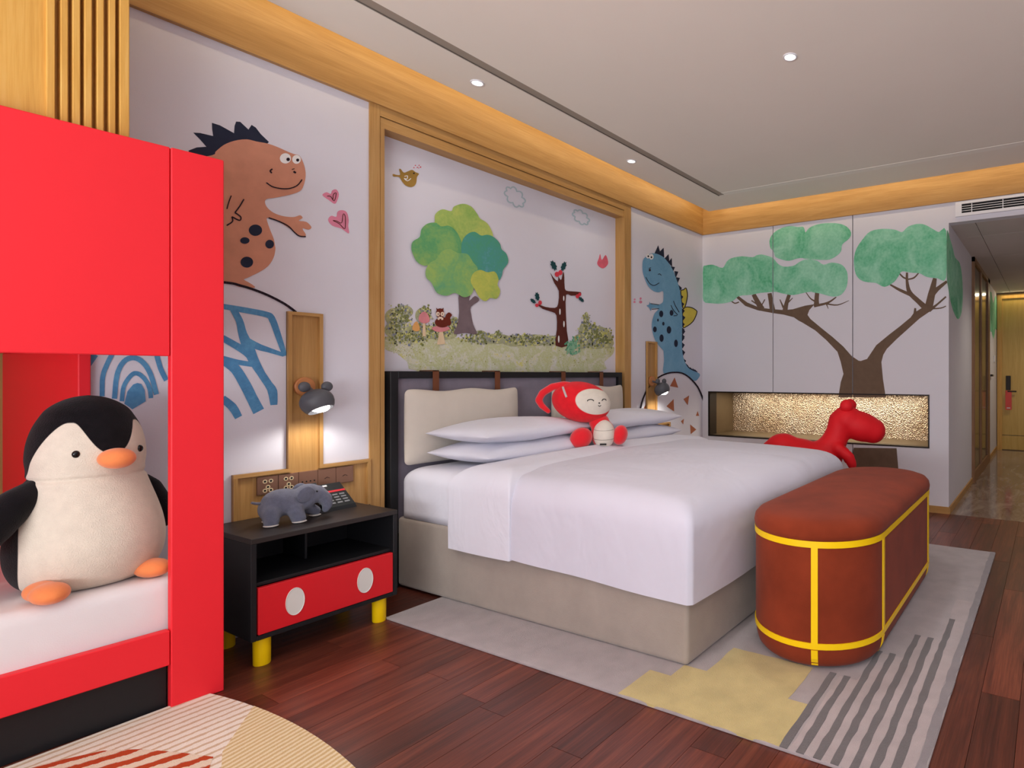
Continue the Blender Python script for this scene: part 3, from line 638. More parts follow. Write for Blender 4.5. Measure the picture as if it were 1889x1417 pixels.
# --- spreading tree on the back wall
c6c8 = L(C6, (772, 600), (800, 577), (870, 570), (960, 600), (1000, 540), (1050, 505), (1150, 488), (1250, 497), (1290, 478), (1340, 470), (1400, 485), (1450, 505), (1500, 562), (1560, 588), (1650, 578), (1700, 545), (1760, 520), (1850, 515)) + L(C8, (60, 545), (130, 560), (180, 592), (250, 575), (330, 590), (370, 630), (387, 680), (385, 750), (370, 800), (330, 850), (270, 865), (220, 857), (160, 840), (80, 826)) + L(C6, (1860, 830), (1780, 835), (1650, 862), (1550, 850), (1480, 832), (1420, 835), (1330, 842), (1230, 862), (1120, 872), (1060, 920), (960, 945), (850, 942), (776, 920), (771, 780))
up = L(C6, (1415, 340), (1440, 280), (1500, 230), (1600, 195), (1690, 205), (1742, 203), (1760, 250)) + L(C8, (30, 318), (60, 280), (130, 250), (230, 238), (320, 245), (380, 270), (416, 320), (400, 370), (342, 420), (330, 480), (290, 520), (230, 550), (150, 552), (60, 545), (10, 540)) + L(C6, (1740, 505), (1690, 508), (1600, 532), (1520, 515), (1470, 490), (1455, 440), (1425, 410))
rc = L(C8, (440, 560), (460, 460), (520, 370), (580, 310), (680, 288), (790, 295), (850, 315), (900, 270), (980, 246), (1050, 255), (1130, 300), (1165, 315)) + [(1745.5, 426), (1745.5, 512)] + L(C8, (1150, 708), (1060, 697), (1000, 667), (930, 662), (850, 650), (820, 690), (780, 742), (700, 782), (630, 750), (560, 742), (500, 725), (455, 670))
tr = lay([[(1546.5, 733), (1551, 705), (1556, 690), (1551, 668)] + L(C8, (300, 1335), (205, 1235), (110, 1152), (0, 1085), (-30, 1070)) + L(C6, (1650, 1078), (1550, 1052), (1450, 1038), (1300, 1010), (1180, 968), (1090, 885), (1115, 872), (1200, 935), (1320, 985), (1450, 1000), (1560, 1008), (1640, 1000), (1760, 965), (1889, 945)) + L(C8, (100, 934), (60, 980), (45, 1020), (70, 1055), (160, 1130), (260, 1210), (350, 1290), (420, 1370), (480, 1410)) + [(1588, 666), (1594, 664)] +
          L(C8, (552, 1395), (630, 1278), (742, 1186), (838, 1112), (922, 1042), (948, 1005), (1020, 960), (1050, 940), (1090, 950), (1110, 975), (1000, 1050), (900, 1140), (800, 1230), (720, 1310), (690, 1360)) + [(1626, 668), (1629, 700), (1634, 733)],
          [(1575, 826), (1654, 827), (1657, 862), (1662, 940), (1560, 940)]], 'B', p_brown, wb, 'mural_tree', 1)
tag(tr, 'spreading brown tree with green canopy painted on the back wall')
ln = []
for cp, pts, w in ((C6, ((1340, 1000), (1300, 930), (1260, 855)), [60, 48, 40]), (C6, ((1445, 1015), (1430, 930), (1415, 845)), [55, 44, 40]), (C6, ((1565, 1010), (1580, 940), (1605, 860)), [50, 38, 34]), (C8, ((122, 945), (122, 890), (127, 830)), [50, 38, 36]),
                   (C8, ((100, 945), (215, 918), (290, 868)), [24, 18, 8]), (C8, ((205, 925), (300, 936), (398, 898)), [14, 10, 4]), (C8, ((205, 925), (222, 968)), [12, 4]), (C8, ((30, 825), (70, 880), (110, 905)), [6, 10, 16]),
                   (C6, ((1045, 920), (1080, 942), (1120, 930)), 12), (C6, ((1240, 915), (1290, 950)), 12), (C6, ((1370, 905), (1335, 970)), 10), (C6, ((1515, 905), (1550, 985)), [8, 20]), (C6, ((1640, 890), (1575, 955)), [6, 16]),
                   (C8, ((1075, 965), (1100, 850), (1130, 708)), [70, 62, 32]), (C8, ((1105, 840), (1150, 800), (1232, 735)), [60, 36, 20]), (C8, ((1060, 970), (990, 905), (915, 830), (893, 740), (892, 660)), [55, 42, 38, 24, 18]),
                   (C8, ((925, 850), (830, 808), (745, 760)), [30, 24, 12]), (C8, ((895, 715), (860, 700), (828, 668)), [14, 14, 12]), (C8, ((895, 718), (950, 705), (992, 662)), [12, 14, 10]), (C8, ((1080, 985), (1150, 930), (1224, 865)), [30, 16, 14]), (C8, ((1100, 968), (1180, 962), (1224, 945)), [12, 10, 8]), (C8, ((958, 1030), (962, 962)), [30, 16])):
    ln += stroke(L(cp, *pts), [x / cp[2] for x in w] if isinstance(w, list) else w / cp[2])
lay(ln, 'B', p_brown, tr, 'twigs', 1.3)
for i, p in enumerate((c6c8, up, rc)): lay([smoothpoly(p, k=3)], 'B', p_green, tr, 'canopy', 2 + i * .3)
tag(lay([smoothpoly([(1746.5, 427), (1752, 440)] + L(C8, (1280, 450), (1300, 530), (1340, 580), (1360, 700), (1366, 850), (1355, 1000), (1325, 1057), (1290, 1000), (1260, 900), (1240, 780)) + [(1746.5, 510)], k=3)], 'H', p_green, hw, 'mural_canopy', 1), 'green canopy continuing round the corner')
tag(lay([smoothpoly([(1825, 545), (1829, 540), (1832, 560), (1836, 545), (1839, 560), (1839, 608), (1836, 606), (1833, 626), (1829, 612), (1826, 606)], k=2)], 'H', p_green, hw, 'mural_canopy', 1), 'far green canopy by the entrance door')

# ================================================================== WALL FITTINGS
def lamp_panel(cx, label, wl, wr):
    """inverted-T oak inset with raised border"""
    z0, zm, zt = .5, .745, 1.51; a, b, c, d = cx - wl, cx - .0775, cx + .0775, cx + wr
    bd_ = .016; y0, y1 = YA - .022, YA
    o = empty('wood_inset', label, 'wall panel', (cx, YA, z0), group=None)
    def bx_(n, x0, x1, ya, yb, za, zb, m): 
        return box(n, x0 - cx, x1 - cx, ya - YA, yb - YA, za - z0, zb - z0, m, o)
    bx_('veneer', b, c, YA - .005, YA, zm - .05, zt, wood_v); bx_('veneer', a, d, YA - .004, YA, z0, zm, wood_v)
    bx_('border', b, b + bd_, y0, y1, zm, zt - bd_, wood_v); bx_('border', c - bd_, c, y0, y1, zm, zt - bd_, wood_v); bx_('border', b, c, y0, y1, zt - bd_, zt, wood_h)
    bx_('border', a, b + bd_, y0, y1, zm - bd_, zm, wood_h); bx_('border', c - bd_, d, y0, y1, zm - bd_, zm, wood_h)
    bx_('border', a, a + bd_, y0, y1, z0, zm - bd_, wood_v); bx_('border', d - bd_, d, y0, y1, z0, zm - bd_, wood_v)
    return o
lamp_panel(1.55, 'inverted T oak inset behind the black bedside table', .295, .3155)
lamp_panel(4.43, 'inverted T oak inset beside the white egg painting', .304, .295)

def wall_lamp(cx, cz, label):
    o = empty('wall_lamp', label, 'lamp', (cx, YA - .005, cz), group='grey wall lamps with round ears')
    rx = Matrix.Rotation(PI / 2, 4, 'X')
    lathe('back_disc', [(0.001, 0), (.044, 0), (.046, .004), (.046, .018), (.042, .022), (.001, .022)], disc_m, o, 36, rx)
    tube('arm', [(0, -.02, 0), (0, -.06, -.01), (0, -.1, -.03)], .009, lamp_m, o)
    tl = Matrix.Translation((.0, -.125, -.072)) @ E3(math.radians(-24), math.radians(-12), 0).to_4x4()
    R_ = .07
    prof = [(.001, R_ * .86)] + [(R_ * math.cos(t) * 1.03, R_ * .86 * math.sin(t)) for t in [PI / 2 * (1 - k / 12) for k in range(1, 13)]] + [(R_ * 1.0, -.018), (R_ * .9, -.036), (R_ * .8, -.046), (R_ * .77, -.046), (R_ * .86, -.034), (R_ * .97, -.015), (R_ * .98, 0), (R_ * .7, .04), (.001, .055)]
    sh = lathe('shade', prof, lamp_m, o, 40, tl)
    for s in (-1, 1):
        ellipsoid('ear', (s * .05, -.115, .0), (.026, .018, .025), lamp_m, o)
    ellipsoid('bulb', tl @ Vector((0, 0, -.03)), (.042, .042, .026), glow_m, o)
    l = bpy.data.lights.new('lamp_light', 'SPOT'); l.energy = 4; l.color = (1, .97, .9); l.shadow_soft_size = .04; l.spot_size = 2.7; l.spot_blend = .5
    lo = bpy.data.objects.new('lamp_light', l); link(lo, o); lo.location = tl @ Vector((0, 0, -.07))
    return o
wall_lamp(1.545, 1.143, 'dark grey mouse-eared wall lamp above the bedside table')
wall_lamp(4.425, 1.143, 'dark grey mouse-eared wall lamp beside the white egg painting')

ZS = .679
kinds = ['two pin and three pin', 'two pin and three pin', 'marks', 'bell', 'bell']
labs = ['bronze socket plate nearest the red bunk, with pale rings', 'bronze socket plate second from the bunk, with pale rings', 'bronze switch plate in the middle of the row of five', 'bronze switch plate behind the phone, left of the last one', 'bronze switch plate at the end of the row nearest the bed']
for i in range(5):
    x = 1.39 + i * .0862
    o = empty('socket_plate' if i < 2 else 'switch_plate', labs[i], 'socket' if i < 2 else 'switch', (x, YA - .004, ZS), group='bronze plates over the bedside table')
    box('plate', -.0425, .0425, -.012, 0, -.0425, .0425, bronze_m, o, .003, 2)
    rx = Matrix.Rotation(PI / 2, 4, 'X')
    def ring(cx, cz, r0, r1): lathe('ring', [(r0, .012), (r0, .0135), (r1, .0135), (r1, .012)], goldring_m, o, 16, Matrix.Translation((cx, 0, cz)) @ rx, False)
    def hole(cx, cz, r): lathe('hole', [(.0005, .012), (r, .012), (r, .0138), (.0005, .0138)], hole_m, o, 12, Matrix.Translation((cx, 0, cz)) @ rx, False)
    if i < 2:
        for cx, cz in ((-.012, .019), (.012, .019), (0, -.008), (-.012, -.024), (.012, -.024)): ring(cx, cz, .0052, .0095); hole(cx, cz, .005)
    elif i == 2:
        for k in range(4): hole(-.027 + k * .018, -.008, .0035)
    else:
        for s in (-1, 1):
            b_ = boxes('mark', [(-.007, .007, -.0135, -.012, -.001, .001)], hole_m, o); b_.location = (s * .006, 0, -.004); b_.rotation_euler = (0, s * .5, 0)
# air grille
gy1, gy0 = onX(1763, 375, XB).y, -.9
gz0, gz1 = onX(1764, 401, XB).z, onX(1762, 375, XB).z
g = empty('air_grille', 'white air conditioning grille with black slots over the hall', 'vent', (XB - .012, 0, 0))
boxes('grille_frame', [(-.01, .012, gy0, gy1, gz0, gz0 + .025), (-.01, .012, gy0, gy1, gz1 - .02, gz1), (-.01, .012, gy1 - .05, gy1, gz0 + .025, gz1 - .02)], white_m, g)
box('duct', .006, .011, gy0, gy1 - .05, gz0 + .025, gz1 - .02, dark_m, g)
for k in range(3):
    z = gz0 + .025 + (gz1 - gz0 - .045) * (k + 1) / 4; box('slat', -.006, .004, gy0, gy1 - .05, z - .0018, z + .0018, white_m, g)
for yy in (gy1 - .13, gy1 - .37, gy1 - .61): box('divider', -.004, .004, yy - .003, yy + .003, gz0 + .025, gz1 - .02, white_m, g)
# downlights; those out of view are added for overhead light
for i, (x, y_) in enumerate(((2.25, 2.88), (3.65, 2.88), (2.85, 1.204), (.85, 1.204), (2.85, -.5), (.85, -.5))):
    o = empty('downlight', ['recessed downlight near the slot, over the bunk side', 'recessed downlight near the slot, towards the corner', 'recessed downlight alone in the middle of the ceiling', 'unseen recessed downlight added above the camera', 'unseen recessed downlight added by the right wall', 'unseen recessed downlight added near the window'][i], 'downlight', (x, y_, HC), group='recessed ceiling downlights')
    lathe('bezel', [(.026, -.0005), (.03, -.006), (.036, -.006), (.038, 0)], white_m, o, 28)
    lathe('lens', [(.001, -.002), (.027, -.002), (.027, 0), (.001, 0)], spot_m, o, 24)
    l = bpy.data.lights.new('downlight_beam', 'SPOT'); l.energy = (9, 9, 42, 20, 42, 20)[i]; l.color = (1, .985, .98); l.spot_size = 2.4; l.spot_blend = 1; l.shadow_soft_size = .14
    lo = bpy.data.objects.new('downlight_beam', l); link(lo, o); lo.location = (0, 0, -.02)
# hall lights
for i, x in enumerate((6.6, 9.4)):
    o = empty('downlight', 'hall ceiling downlight %s' % ('nearest the bedroom' if i == 0 else 'in front of the entrance door'), 'downlight', (x, 0, ZH), group='hall downlights')
    lathe('lens', [(.001, -.004), (.03, -.004), (.03, 0), (.001, 0)], spot_m, o, 20)
    l = bpy.data.lights.new('downlight_beam', 'SPOT'); l.energy = 34; l.color = (1, .9, .75); l.spot_size = 2.2; l.spot_blend = 1; l.shadow_soft_size = .05
    lo = bpy.data.objects.new('downlight_beam', l); link(lo, o); lo.location = (0, 0, -.02)
area('door_wash', (XE - .12, .1, ZH - .01), (0, math.radians(25), 0), .05, 1.2, 2.5, (1, .88, .62))
# entrance door
dy1 = onX(1849, 700, XE).y; dz1 = onX(1856, 552, XE).z
dr = struct(box('door_1', XE - .05, XE - .005, dy1 - .95, dy1, .012, dz1, door_m), 'pale oak entrance door at the end of the hall')
boxes('door_frame', [(XE - .07, XE, dy1, dy1 + .07, 0, dz1 + .07), (XE - .07, XE, dy1 - .95, dy1, dz1 + .002, dz1 + .07)], wood_lit, dr)
box('kick_joint', XE - .052, XE - .049, dy1 - .95, dy1, .235, .243, metal_m, dr)
hz = onX(1860, 722, XE).z; hy = onX(1860.5, 700, XE).y
box('lock_case', XE - .07, XE - .05, hy - .035, hy + .035, hz + .02, hz + .25, metal_m, dr, .006)
box('handle_lever', XE - .1, XE - .085, hy - .12, hy + .01, hz - .01, hz + .012, metal_m, dr, .004)
tube('handle_neck', [(XE - .05, hy, hz), (XE - .09, hy, hz)], .01, metal_m, dr)
tg = empty('door_hanger', 'red paper hanger on the entrance door handle', 'door hanger', (XE - .095, hy, hz - .02))
box('card', -.002, .002, -.05, .04, -.27, .035, tag_m, tg, .0008, 1)
box('print', -.0026, -.002, -.03, .02, -.25, -.235, white_m, tg)
# sliding door on the hall wall
xs0, xs1 = onY(1792.5, 700, YH).x, onY(1822, 700, YH).x
xs1 = min(xs1, 9.0); zs1 = onY(1796, 478, YH).z
sd = struct(boxes('door_2', [(xs0, xs0 + .05, YH - .03, YH, 0, zs1), (xs1 - .25, xs1, YH - .03, YH, 0, zs1), (xs0, xs1, YH - .03, YH, zs1 - .06, zs1), (xs0 + .05, xs1 - .25, YH - .03, YH, 0, .12)], darkwood_m), 'wood framed sliding door in the hall wall')
box('dark_glass', xs0 + .05, xs1 - .25, YH - .012, YH - .002, .12, zs1 - .06, mat('smoked_glass', '#2c2620', .15, .02, spec=.6), sd)
box('mullion', xs0 + .75, xs0 + .85, YH - .026, YH - .012, .12, zs1 - .06, darkwood_m, sd)
o = box('pull_handle', 9.25, 9.4, YH - .03, YH, 1.18, 1.21, metal_m); tag(o, 'small black pull handle on the hall wall', 'handle')
o = box('light_switch', 9.85, 9.95, YH - .015, YH, 1.4, 1.5, white_m, None, .003); tag(o, 'white switch plate on the hall wall near the entrance door', 'switch')

# ================================================================== BUNK BED
BR = math.radians(-2.4)
bo_ = Vector((1.039, 2.765, 0))
bk = empty('bunk_bed', 'red lacquered bunk bed built into the alcove', 'bunk bed', bo_, BR)
def bx(n, x0, x1, y0, y1, z0, z1, m, bev=.003): return box(n, x0 - bo_.x, x1 - bo_.x, y0 - bo_.y, y1 - bo_.y, z0, z1, m, bk, bev, 1)
ZT = 2.017
bx('post', .888, 1.039, 2.765, 2.80, 0, ZT, red_m)
bx('upper_panel', -1.35, .886, 2.768, 2.80, 1.268, ZT, red_m)
bx('side_rail', -1.35, .886, 2.768, 2.80, .16, .285, red_m)
bx('plinth', -1.35, .886, 2.80, 2.84, 0, .16, black_m)
bx('unseen_end_board', -1.35, -1.32, 2.82, 4.25, .1, 1.3, red_m)  # unseen board, added to cut white bounce inside the bunk
bx('back_board', -1.32, .2, 4.22, 4.25, .1, 1.3, red_m)
bx('upper_deck', -1.35, .76, 2.82, 4.25, 1.30, 1.36, red_m)
def bxw(n, *a):      # parts square to the room, not to the slightly turned front
    o = bx(n, *a); M_ = Matrix.Rotation(-BR, 4, 'Z'); o.data.transform(M_); return o
bxw('side_board', .776, .799, 3.262, 4.28, .1, 1.3, red_m)
bxw('side_trim', .772, .806, 3.246, 3.262, .1, 1.3, red_m)
bmt = empty('bunk_mattress', 'white sheeted mattress on the lower bunk', 'mattress', (-.27, 3.5, .2))
bm = bmesh.new(); MP = [(-1.05, -.68), (1.25, -.68), (1.25, -.26), (1.03, -.26), (1.03, .75), (-1.05, .75)]
lo_ = [bm.verts.new((x, y, 0)) for x, y in MP]; hi_ = [bm.verts.new((x, y, .262)) for x, y in MP]
bm.faces.new(lo_); bm.faces.new(hi_)
for i in range(6): bm.faces.new((lo_[i], lo_[(i + 1) % 6], hi_[(i + 1) % 6], hi_[i]))
bmesh.ops.recalc_face_normals(bm, faces=bm.faces)
bmesh.ops.bevel(bm, geom=[e for e in bm.edges], offset=.045, segments=5, profile=.5, affect='EDGES')
shade_auto(from_bm('mattress_body', bm, bunksheet_m, bmt), 1.0)

# penguin
PG = empty('penguin_plush', 'large black and cream penguin plush with an orange beak', 'plush toy', (.745, 3.03, .462), math.radians(11))
prof = [(0, .0, .0), (.0, .115, .10), (.012, .15, .135), (.04, .178, .162), (.09, .196, .178), (.15, .2, .182), (.21, .193, .176), (.27, .179, .165), (.32, .165, .152), (.36, .154, .143), (.385, .149, .138), (.41, .146, .14), (.45, .149, .145), (.50, .145, .142), (.55, .133, .132), (.59, .116, .116), (.62, .098, .098), (.645, .068, .069), (.66, .035, .036), (.666, .0, .0)]
def cat1(arr, t):
    n = len(arr) - 1; x = min(max(t, 0), .99999) * n; i = int(x); f = x - i
    a, b, c, d = (arr[min(max(i + j, 0), n)] for j in (-1, 0, 1, 2))
    return [.5 * (2 * b[q] + (c[q] - a[q]) * f + (2 * a[q] - 5 * b[q] + 4 * c[q] - d[q]) * f * f + (3 * b[q] - a[q] - 3 * c[q] + d[q]) * f ** 3) for q in range(len(b))]
def sstep(a, b, x):
    t = min(max((x - a) / (b - a), 0), 1); return t * t * (3 - 2 * t)
NU, NV = 160, 170
vs, fs, mk = [], [], []
for j in range(NV + 1):
    z, rx_, ry_ = cat1(prof, j / NV)
    for i in range(NU):
        a = 2 * PI * i / NU - PI / 2      # a = -90deg is the front (-Y)
        x = max(rx_, .0005) * math.cos(a); y = max(ry_, .0005) * math.sin(a)
        if y < 0 and z < .36: y *= 1 + .12 * math.sin(PI * min(z / .36, 1))
        crease = .006 * math.exp(-((z - .382) / .008) ** 2); n_ = math.hypot(x, y) or 1
        vs.append((x * (1 - crease / n_), y * (1 - crease / n_), max(z, .0)))
        da = abs((a + PI / 2 + PI) % (2 * PI) - PI)     # angle from the front
        arc = da * (rx_ + ry_) / 2
        if z < .385: d = .25 - arc - .03 * sstep(.25, .385, z)
        else:
            edge = .47 + .105 * sstep(.12, .72, da) - .2 * sstep(.8, 1.95, da)
            d = min((edge - z) * .8, .275 - arc)
        mk.append(d)
for j in range(NV):
    for i in range(NU): fs.append((j * NU + i, j * NU + (i + 1) % NU, (j + 1) * NU + (i + 1) % NU, (j + 1) * NU + i))
pb = mesh('body', vs, fs, penguin_m, PG, True)
at = pb.data.attributes.new('mask', 'FLOAT', 'POINT'); at.data.foreach_set('value', mk)
ellipsoid('beak', (0, -.162, .447), (.048, .05, .036), orange_m, PG)
for s_ in (-1, 1):
    ellipsoid('eye', (s_ * .085, -.118, .47), (.0105, .0085, .0125), mat('bead_eye', '#0c0a0b', .12, 0), PG)
    if s_ < 0: blob('flipper', [('c', [(-.12, .0, .355), (-.185, -.02, .315), (-.25, -.04, .25), (-.285, -.05, .2)], [.04, .052, .055, .042])], .008, blackfur_m, PG, 8)
    else: blob('flipper', [('c', [(.12, .02, .355), (.17, .0, .3), (.195, -.02, .23), (.2, -.03, .18)], [.04, .046, .046, .036])], .008, blackfur_m, PG, 8)
    fx = -.168 if s_ < 0 else .098
    blob('foot', [('e', (fx, -.165, .034), (.047, .06, .034), E3(0, 0, s_ * .25)), ('e', (fx, -.12, .036), (.042, .05, .032))], .006, orange_m, PG, 6)

# ================================================================== BEDSIDE TABLE AND THINGS ON IT
NX, NY = 1.151, 2.83
nt_ = empty('bedside_table', 'black bedside table with red drawer and yellow legs', 'bedside table', (NX, NY, 0))
def nb(n, x0, x1, y0, y1, z0, z1, m, par=None, bev=.002): return box(n, x0, x1, y0, y1, z0, z1, m, par or nt_, bev, 1)
nb('top', 0, .602, 0, .42, .515, .537, blacktop_m); nb('side', 0, .02, 0, .42, .12, .515, black_m); nb('side', .582, .602, 0, .42, .12, .515, black_m)
nb('bottom', .02, .582, 0, .42, .12, .14, black_m); nb('back', .02, .582, .40, .42, .14, .515, black_m); nb('shelf', .02, .582, .02, .4, .335, .35, black_m); nb('divider', .29, .3, .2, .4, .35, .515, black_m)
dw = nb('drawer', .024, .578, -.004, .02, .142, .333, drawer_m)
for cx in (.155, .445):
    lathe('oval_dot', [(.001, 0), (1, 0), (1, .003), (.97, .0035), (.93, .0015), (.001, .0015)], cream_m, dw, 36, Matrix.Translation((cx, -.004, .238)) @ Matrix.Diagonal((.036, 1, .058, 1)) @ Matrix.Rotation(PI / 2, 4, 'X'), False)
for x, y in ((.06, .055), (.545, .055), (.06, .37), (.545, .37)): lathe('leg', [(.001, 0), (.028, 0), (.03, .004), (.031, .12), (.001, .12)], yellow_m, nt_, 28, Matrix.Translation((x, y, 0)))
# elephant
EL = empty('elephant_plush', 'grey knitted elephant plush on the bedside table', 'plush toy', (1.385, 3.025, .537), math.radians(-8))
blob('body', [('e', (-.03, 0, .093), (.085, .06, .06), E3(0, .12, 0)), ('e', (-.075, 0, .07), (.05, .055, .055)), ('e', (.06, -.005, .112), (.058, .05, .05)), ('e', (.04, 0, .09), (.05, .05, .05)),
              ('c', [(.095, -.01, .115), (.125, -.015, .085), (.135, -.02, .055), (.125, -.022, .035)], [.036, .03, .021, .016]),
              ('c', [(-.085, -.035, .06), (-.088, -.042, .02)], [.036, .03]), ('c', [(.0, -.038, .06), (.01, -.05, .02)], [.034, .03]), ('c', [(.05, .02, .06), (.1, .03, .026)], [.03, .024]), ('c', [(-.07, .045, .06), (-.07, .055, .02)], [.032, .028])], .006, knit_m, EL, 5)
for (x, y, r) in ((-.09, -.046, .028), (.012, -.054, .028), (-.07, .056, .026), (.1, .032, .024)): ellipsoid('sole', (x, y, .006), (r, r, .006), sole_m, EL)
ellipsoid('ear', (.035, -.058, .122), (.034, .008, .038), knit_m, EL, E3(.25, .35, .25)); ellipsoid('ear', (.045, .05, .125), (.03, .009, .036), knit_m, EL, E3(-.3, .3, -.3))
ellipsoid('eye', (.082, -.046, .128), (.0045, .004, .0045), hole_m, EL); tube('tail', [(-.115, 0, .1), (-.135, -.01, .105), (-.15, -.015, .112)], [.007, .006, .005], knit_m, EL)
# phone
PH = empty('desk_phone', 'black desk phone with a red stripe beside the elephant', 'telephone', (1.6, 3.15, .537), math.radians(4))
vs = [(-.095, -.075, 0), (.095, -.075, 0), (.095, .06, 0), (-.095, .06, 0), (-.09, -.07, .018), (.09, -.07, .018), (.09, .055, .115), (-.09, .055, .115)]
fs = [(0, 1, 2, 3), (4, 5, 6, 7), (0, 1, 5, 4), (1, 2, 6, 5), (2, 3, 7, 6), (3, 0, 4, 7)]
mesh('base', vs, fs, phone_m, PH)
sl_ = math.atan2(.097, .125); T = Matrix.Translation((0, -.07, .018)) @ Matrix.Rotation(sl_, 4, 'X')
def onpanel(n, x0, x1, y0, y1, h, m):
    bm = bmesh.new(); bmbox(bm, x0, x1, y0, y1, 0, h, T); return from_bm(n, bm, m, PH)
onpanel('red_stripe', -.02, .088, .096, .108, .0015, redstripe_m); onpanel('logo_patch', .0, .02, .14, .15, .001, white_m)
onpanel('handset', -.088, -.04, .005, .15, .03, phone_m)
for r_ in range(4):
    for c_ in range(3): onpanel('key', -.02 + c_ * .034, .004 + c_ * .034, .018 + r_ * .018, .027 + r_ * .018, .003, key_m)

# ================================================================== BED
BX0, BX1, BY0, BY1 = 2.01, 3.93, 1.30, 3.245
bed = empty('double_bed', 'wide bed with a taupe velvet base', 'bed', ((BX0 + BX1) / 2, (BY0 + BY1) / 2, 0))
hw_, hl_ = (BX1 - BX0) / 2, (BY1 - BY0) / 2
shade_auto(box('base', -hw_, hw_, -hl_, hl_, .0125, .40, divan_m, bed, .025, 5), 1.2)
def puffbox(name, hx, hy, z0, z1, rt, rc, m, parent, puff=0, NR=14, wr=0, bottom=True, cy=0, seed=1, zfun=None):
    """lofted soft box: straight skirt, rounded top edge of radius rt, plan corner radius rc, domed top"""
    rr = random.Random(seed); rings = []
    for k in range(6): rings.append((0, z0 + (z1 - rt - z0) * k / 5))
    for k in range(1, 9): a = PI / 2 * k / 8; rings.append((rt * (1 - math.cos(a)), z1 - rt + rt * math.sin(a)))
    dmax = min(hx, hy) - .004
    for k in range(1, NR + 1): rings.append((rt + (dmax - rt) * k / NR, z1 + 0 * k))
    vs, fs = [], []
    n = None
    for d, z in rings:
        ox, oy = hx - d, hy - d; P = rrect(ox, oy, min(max(rc, .004) + d * .25, min(ox, oy) * .98), 6)
        # densify sides
        Q = []
        for i in range(len(P)):
            a, b = P[i], P[(i + 1) % len(P)]; cnt = 14 if (i % 7 == 6) else 1
            for s in range(cnt): Q.append((a[0] + (b[0] - a[0]) * s / cnt, a[1] + (b[1] - a[1]) * s / cnt))
        n = len(Q)
        for x, y in Q:
            zz = z
            if d > 0:
                fx, fy = 1 - (x / hx) ** 2, 1 - (y / hy) ** 2
                zz += puff * min(1, d / (rt + .12)) * max(0, fx) ** .6 * max(0, fy) ** .6
            if wr:
                zz += wr * (math.sin(9 * x + 3.1 * y) * .4 + math.sin(4.3 * y - 2 * x + 1) * .6) * min(1, d / .2)
                if d == 0: 
                    q = (z1 - z) / (z1 - z0); k_ = wr * .9 * q * math.sin(7.5 * (x + y * 1.3) + seed)
                    x += k_ * (1 if x > 0 else -1) * (abs(x) > hx - .02); y += k_ * (1 if y > 0 else -1) * (abs(y) > hy - .02)
            if zfun: zz = zfun(x, y, zz)
            vs.append((x, y, zz))
    for j in range(len(rings) - 1):
        for i in range(n): fs.append((j * n + i, j * n + (i + 1) % n, (j + 1) * n + (i + 1) % n, (j + 1) * n + i))
    fs.append(tuple((len(rings) - 1) * n + i for i in range(n)))
    if bottom: fs.append(tuple(range(n)))
    return mesh(name, vs, fs, m, parent, True)
puffbox('mattress', hw_ - .005, hl_ - .01, .40, .675, .075, .06, sheet_m, bed, .015)
dvt = empty('duvet', 'white duvet draped over the bed with a folded top', 'duvet', ((BX0 + BX1) / 2, (1.265 + 2.75) / 2, 0))
dh = (2.75 - 1.265) / 2
def dz(x, y, z):    # the duvet is fuller toward the pillows and slopes down at the foot
    k = (z - .45) / .28
    if k > 0: z += min(k, 1) * (-.035 * max(0, (-y - .1) / dh) ** 2)
    if z < .57: z += (y + dh) / (2 * dh) * .052 * (.57 - z) / .3
    return z
puffbox('cover', hw_ + .028, dh, .272, .695, .13, .03, linen_m, dvt, .045, 16, .006, False, zfun=dz)
o = puffbox('fold', hw_ + .042, .232, .302, .724, .12, .008, sheet_m, dvt, .038, 12, .004, False, seed=3); o.location = (0, dh - .226, 0)

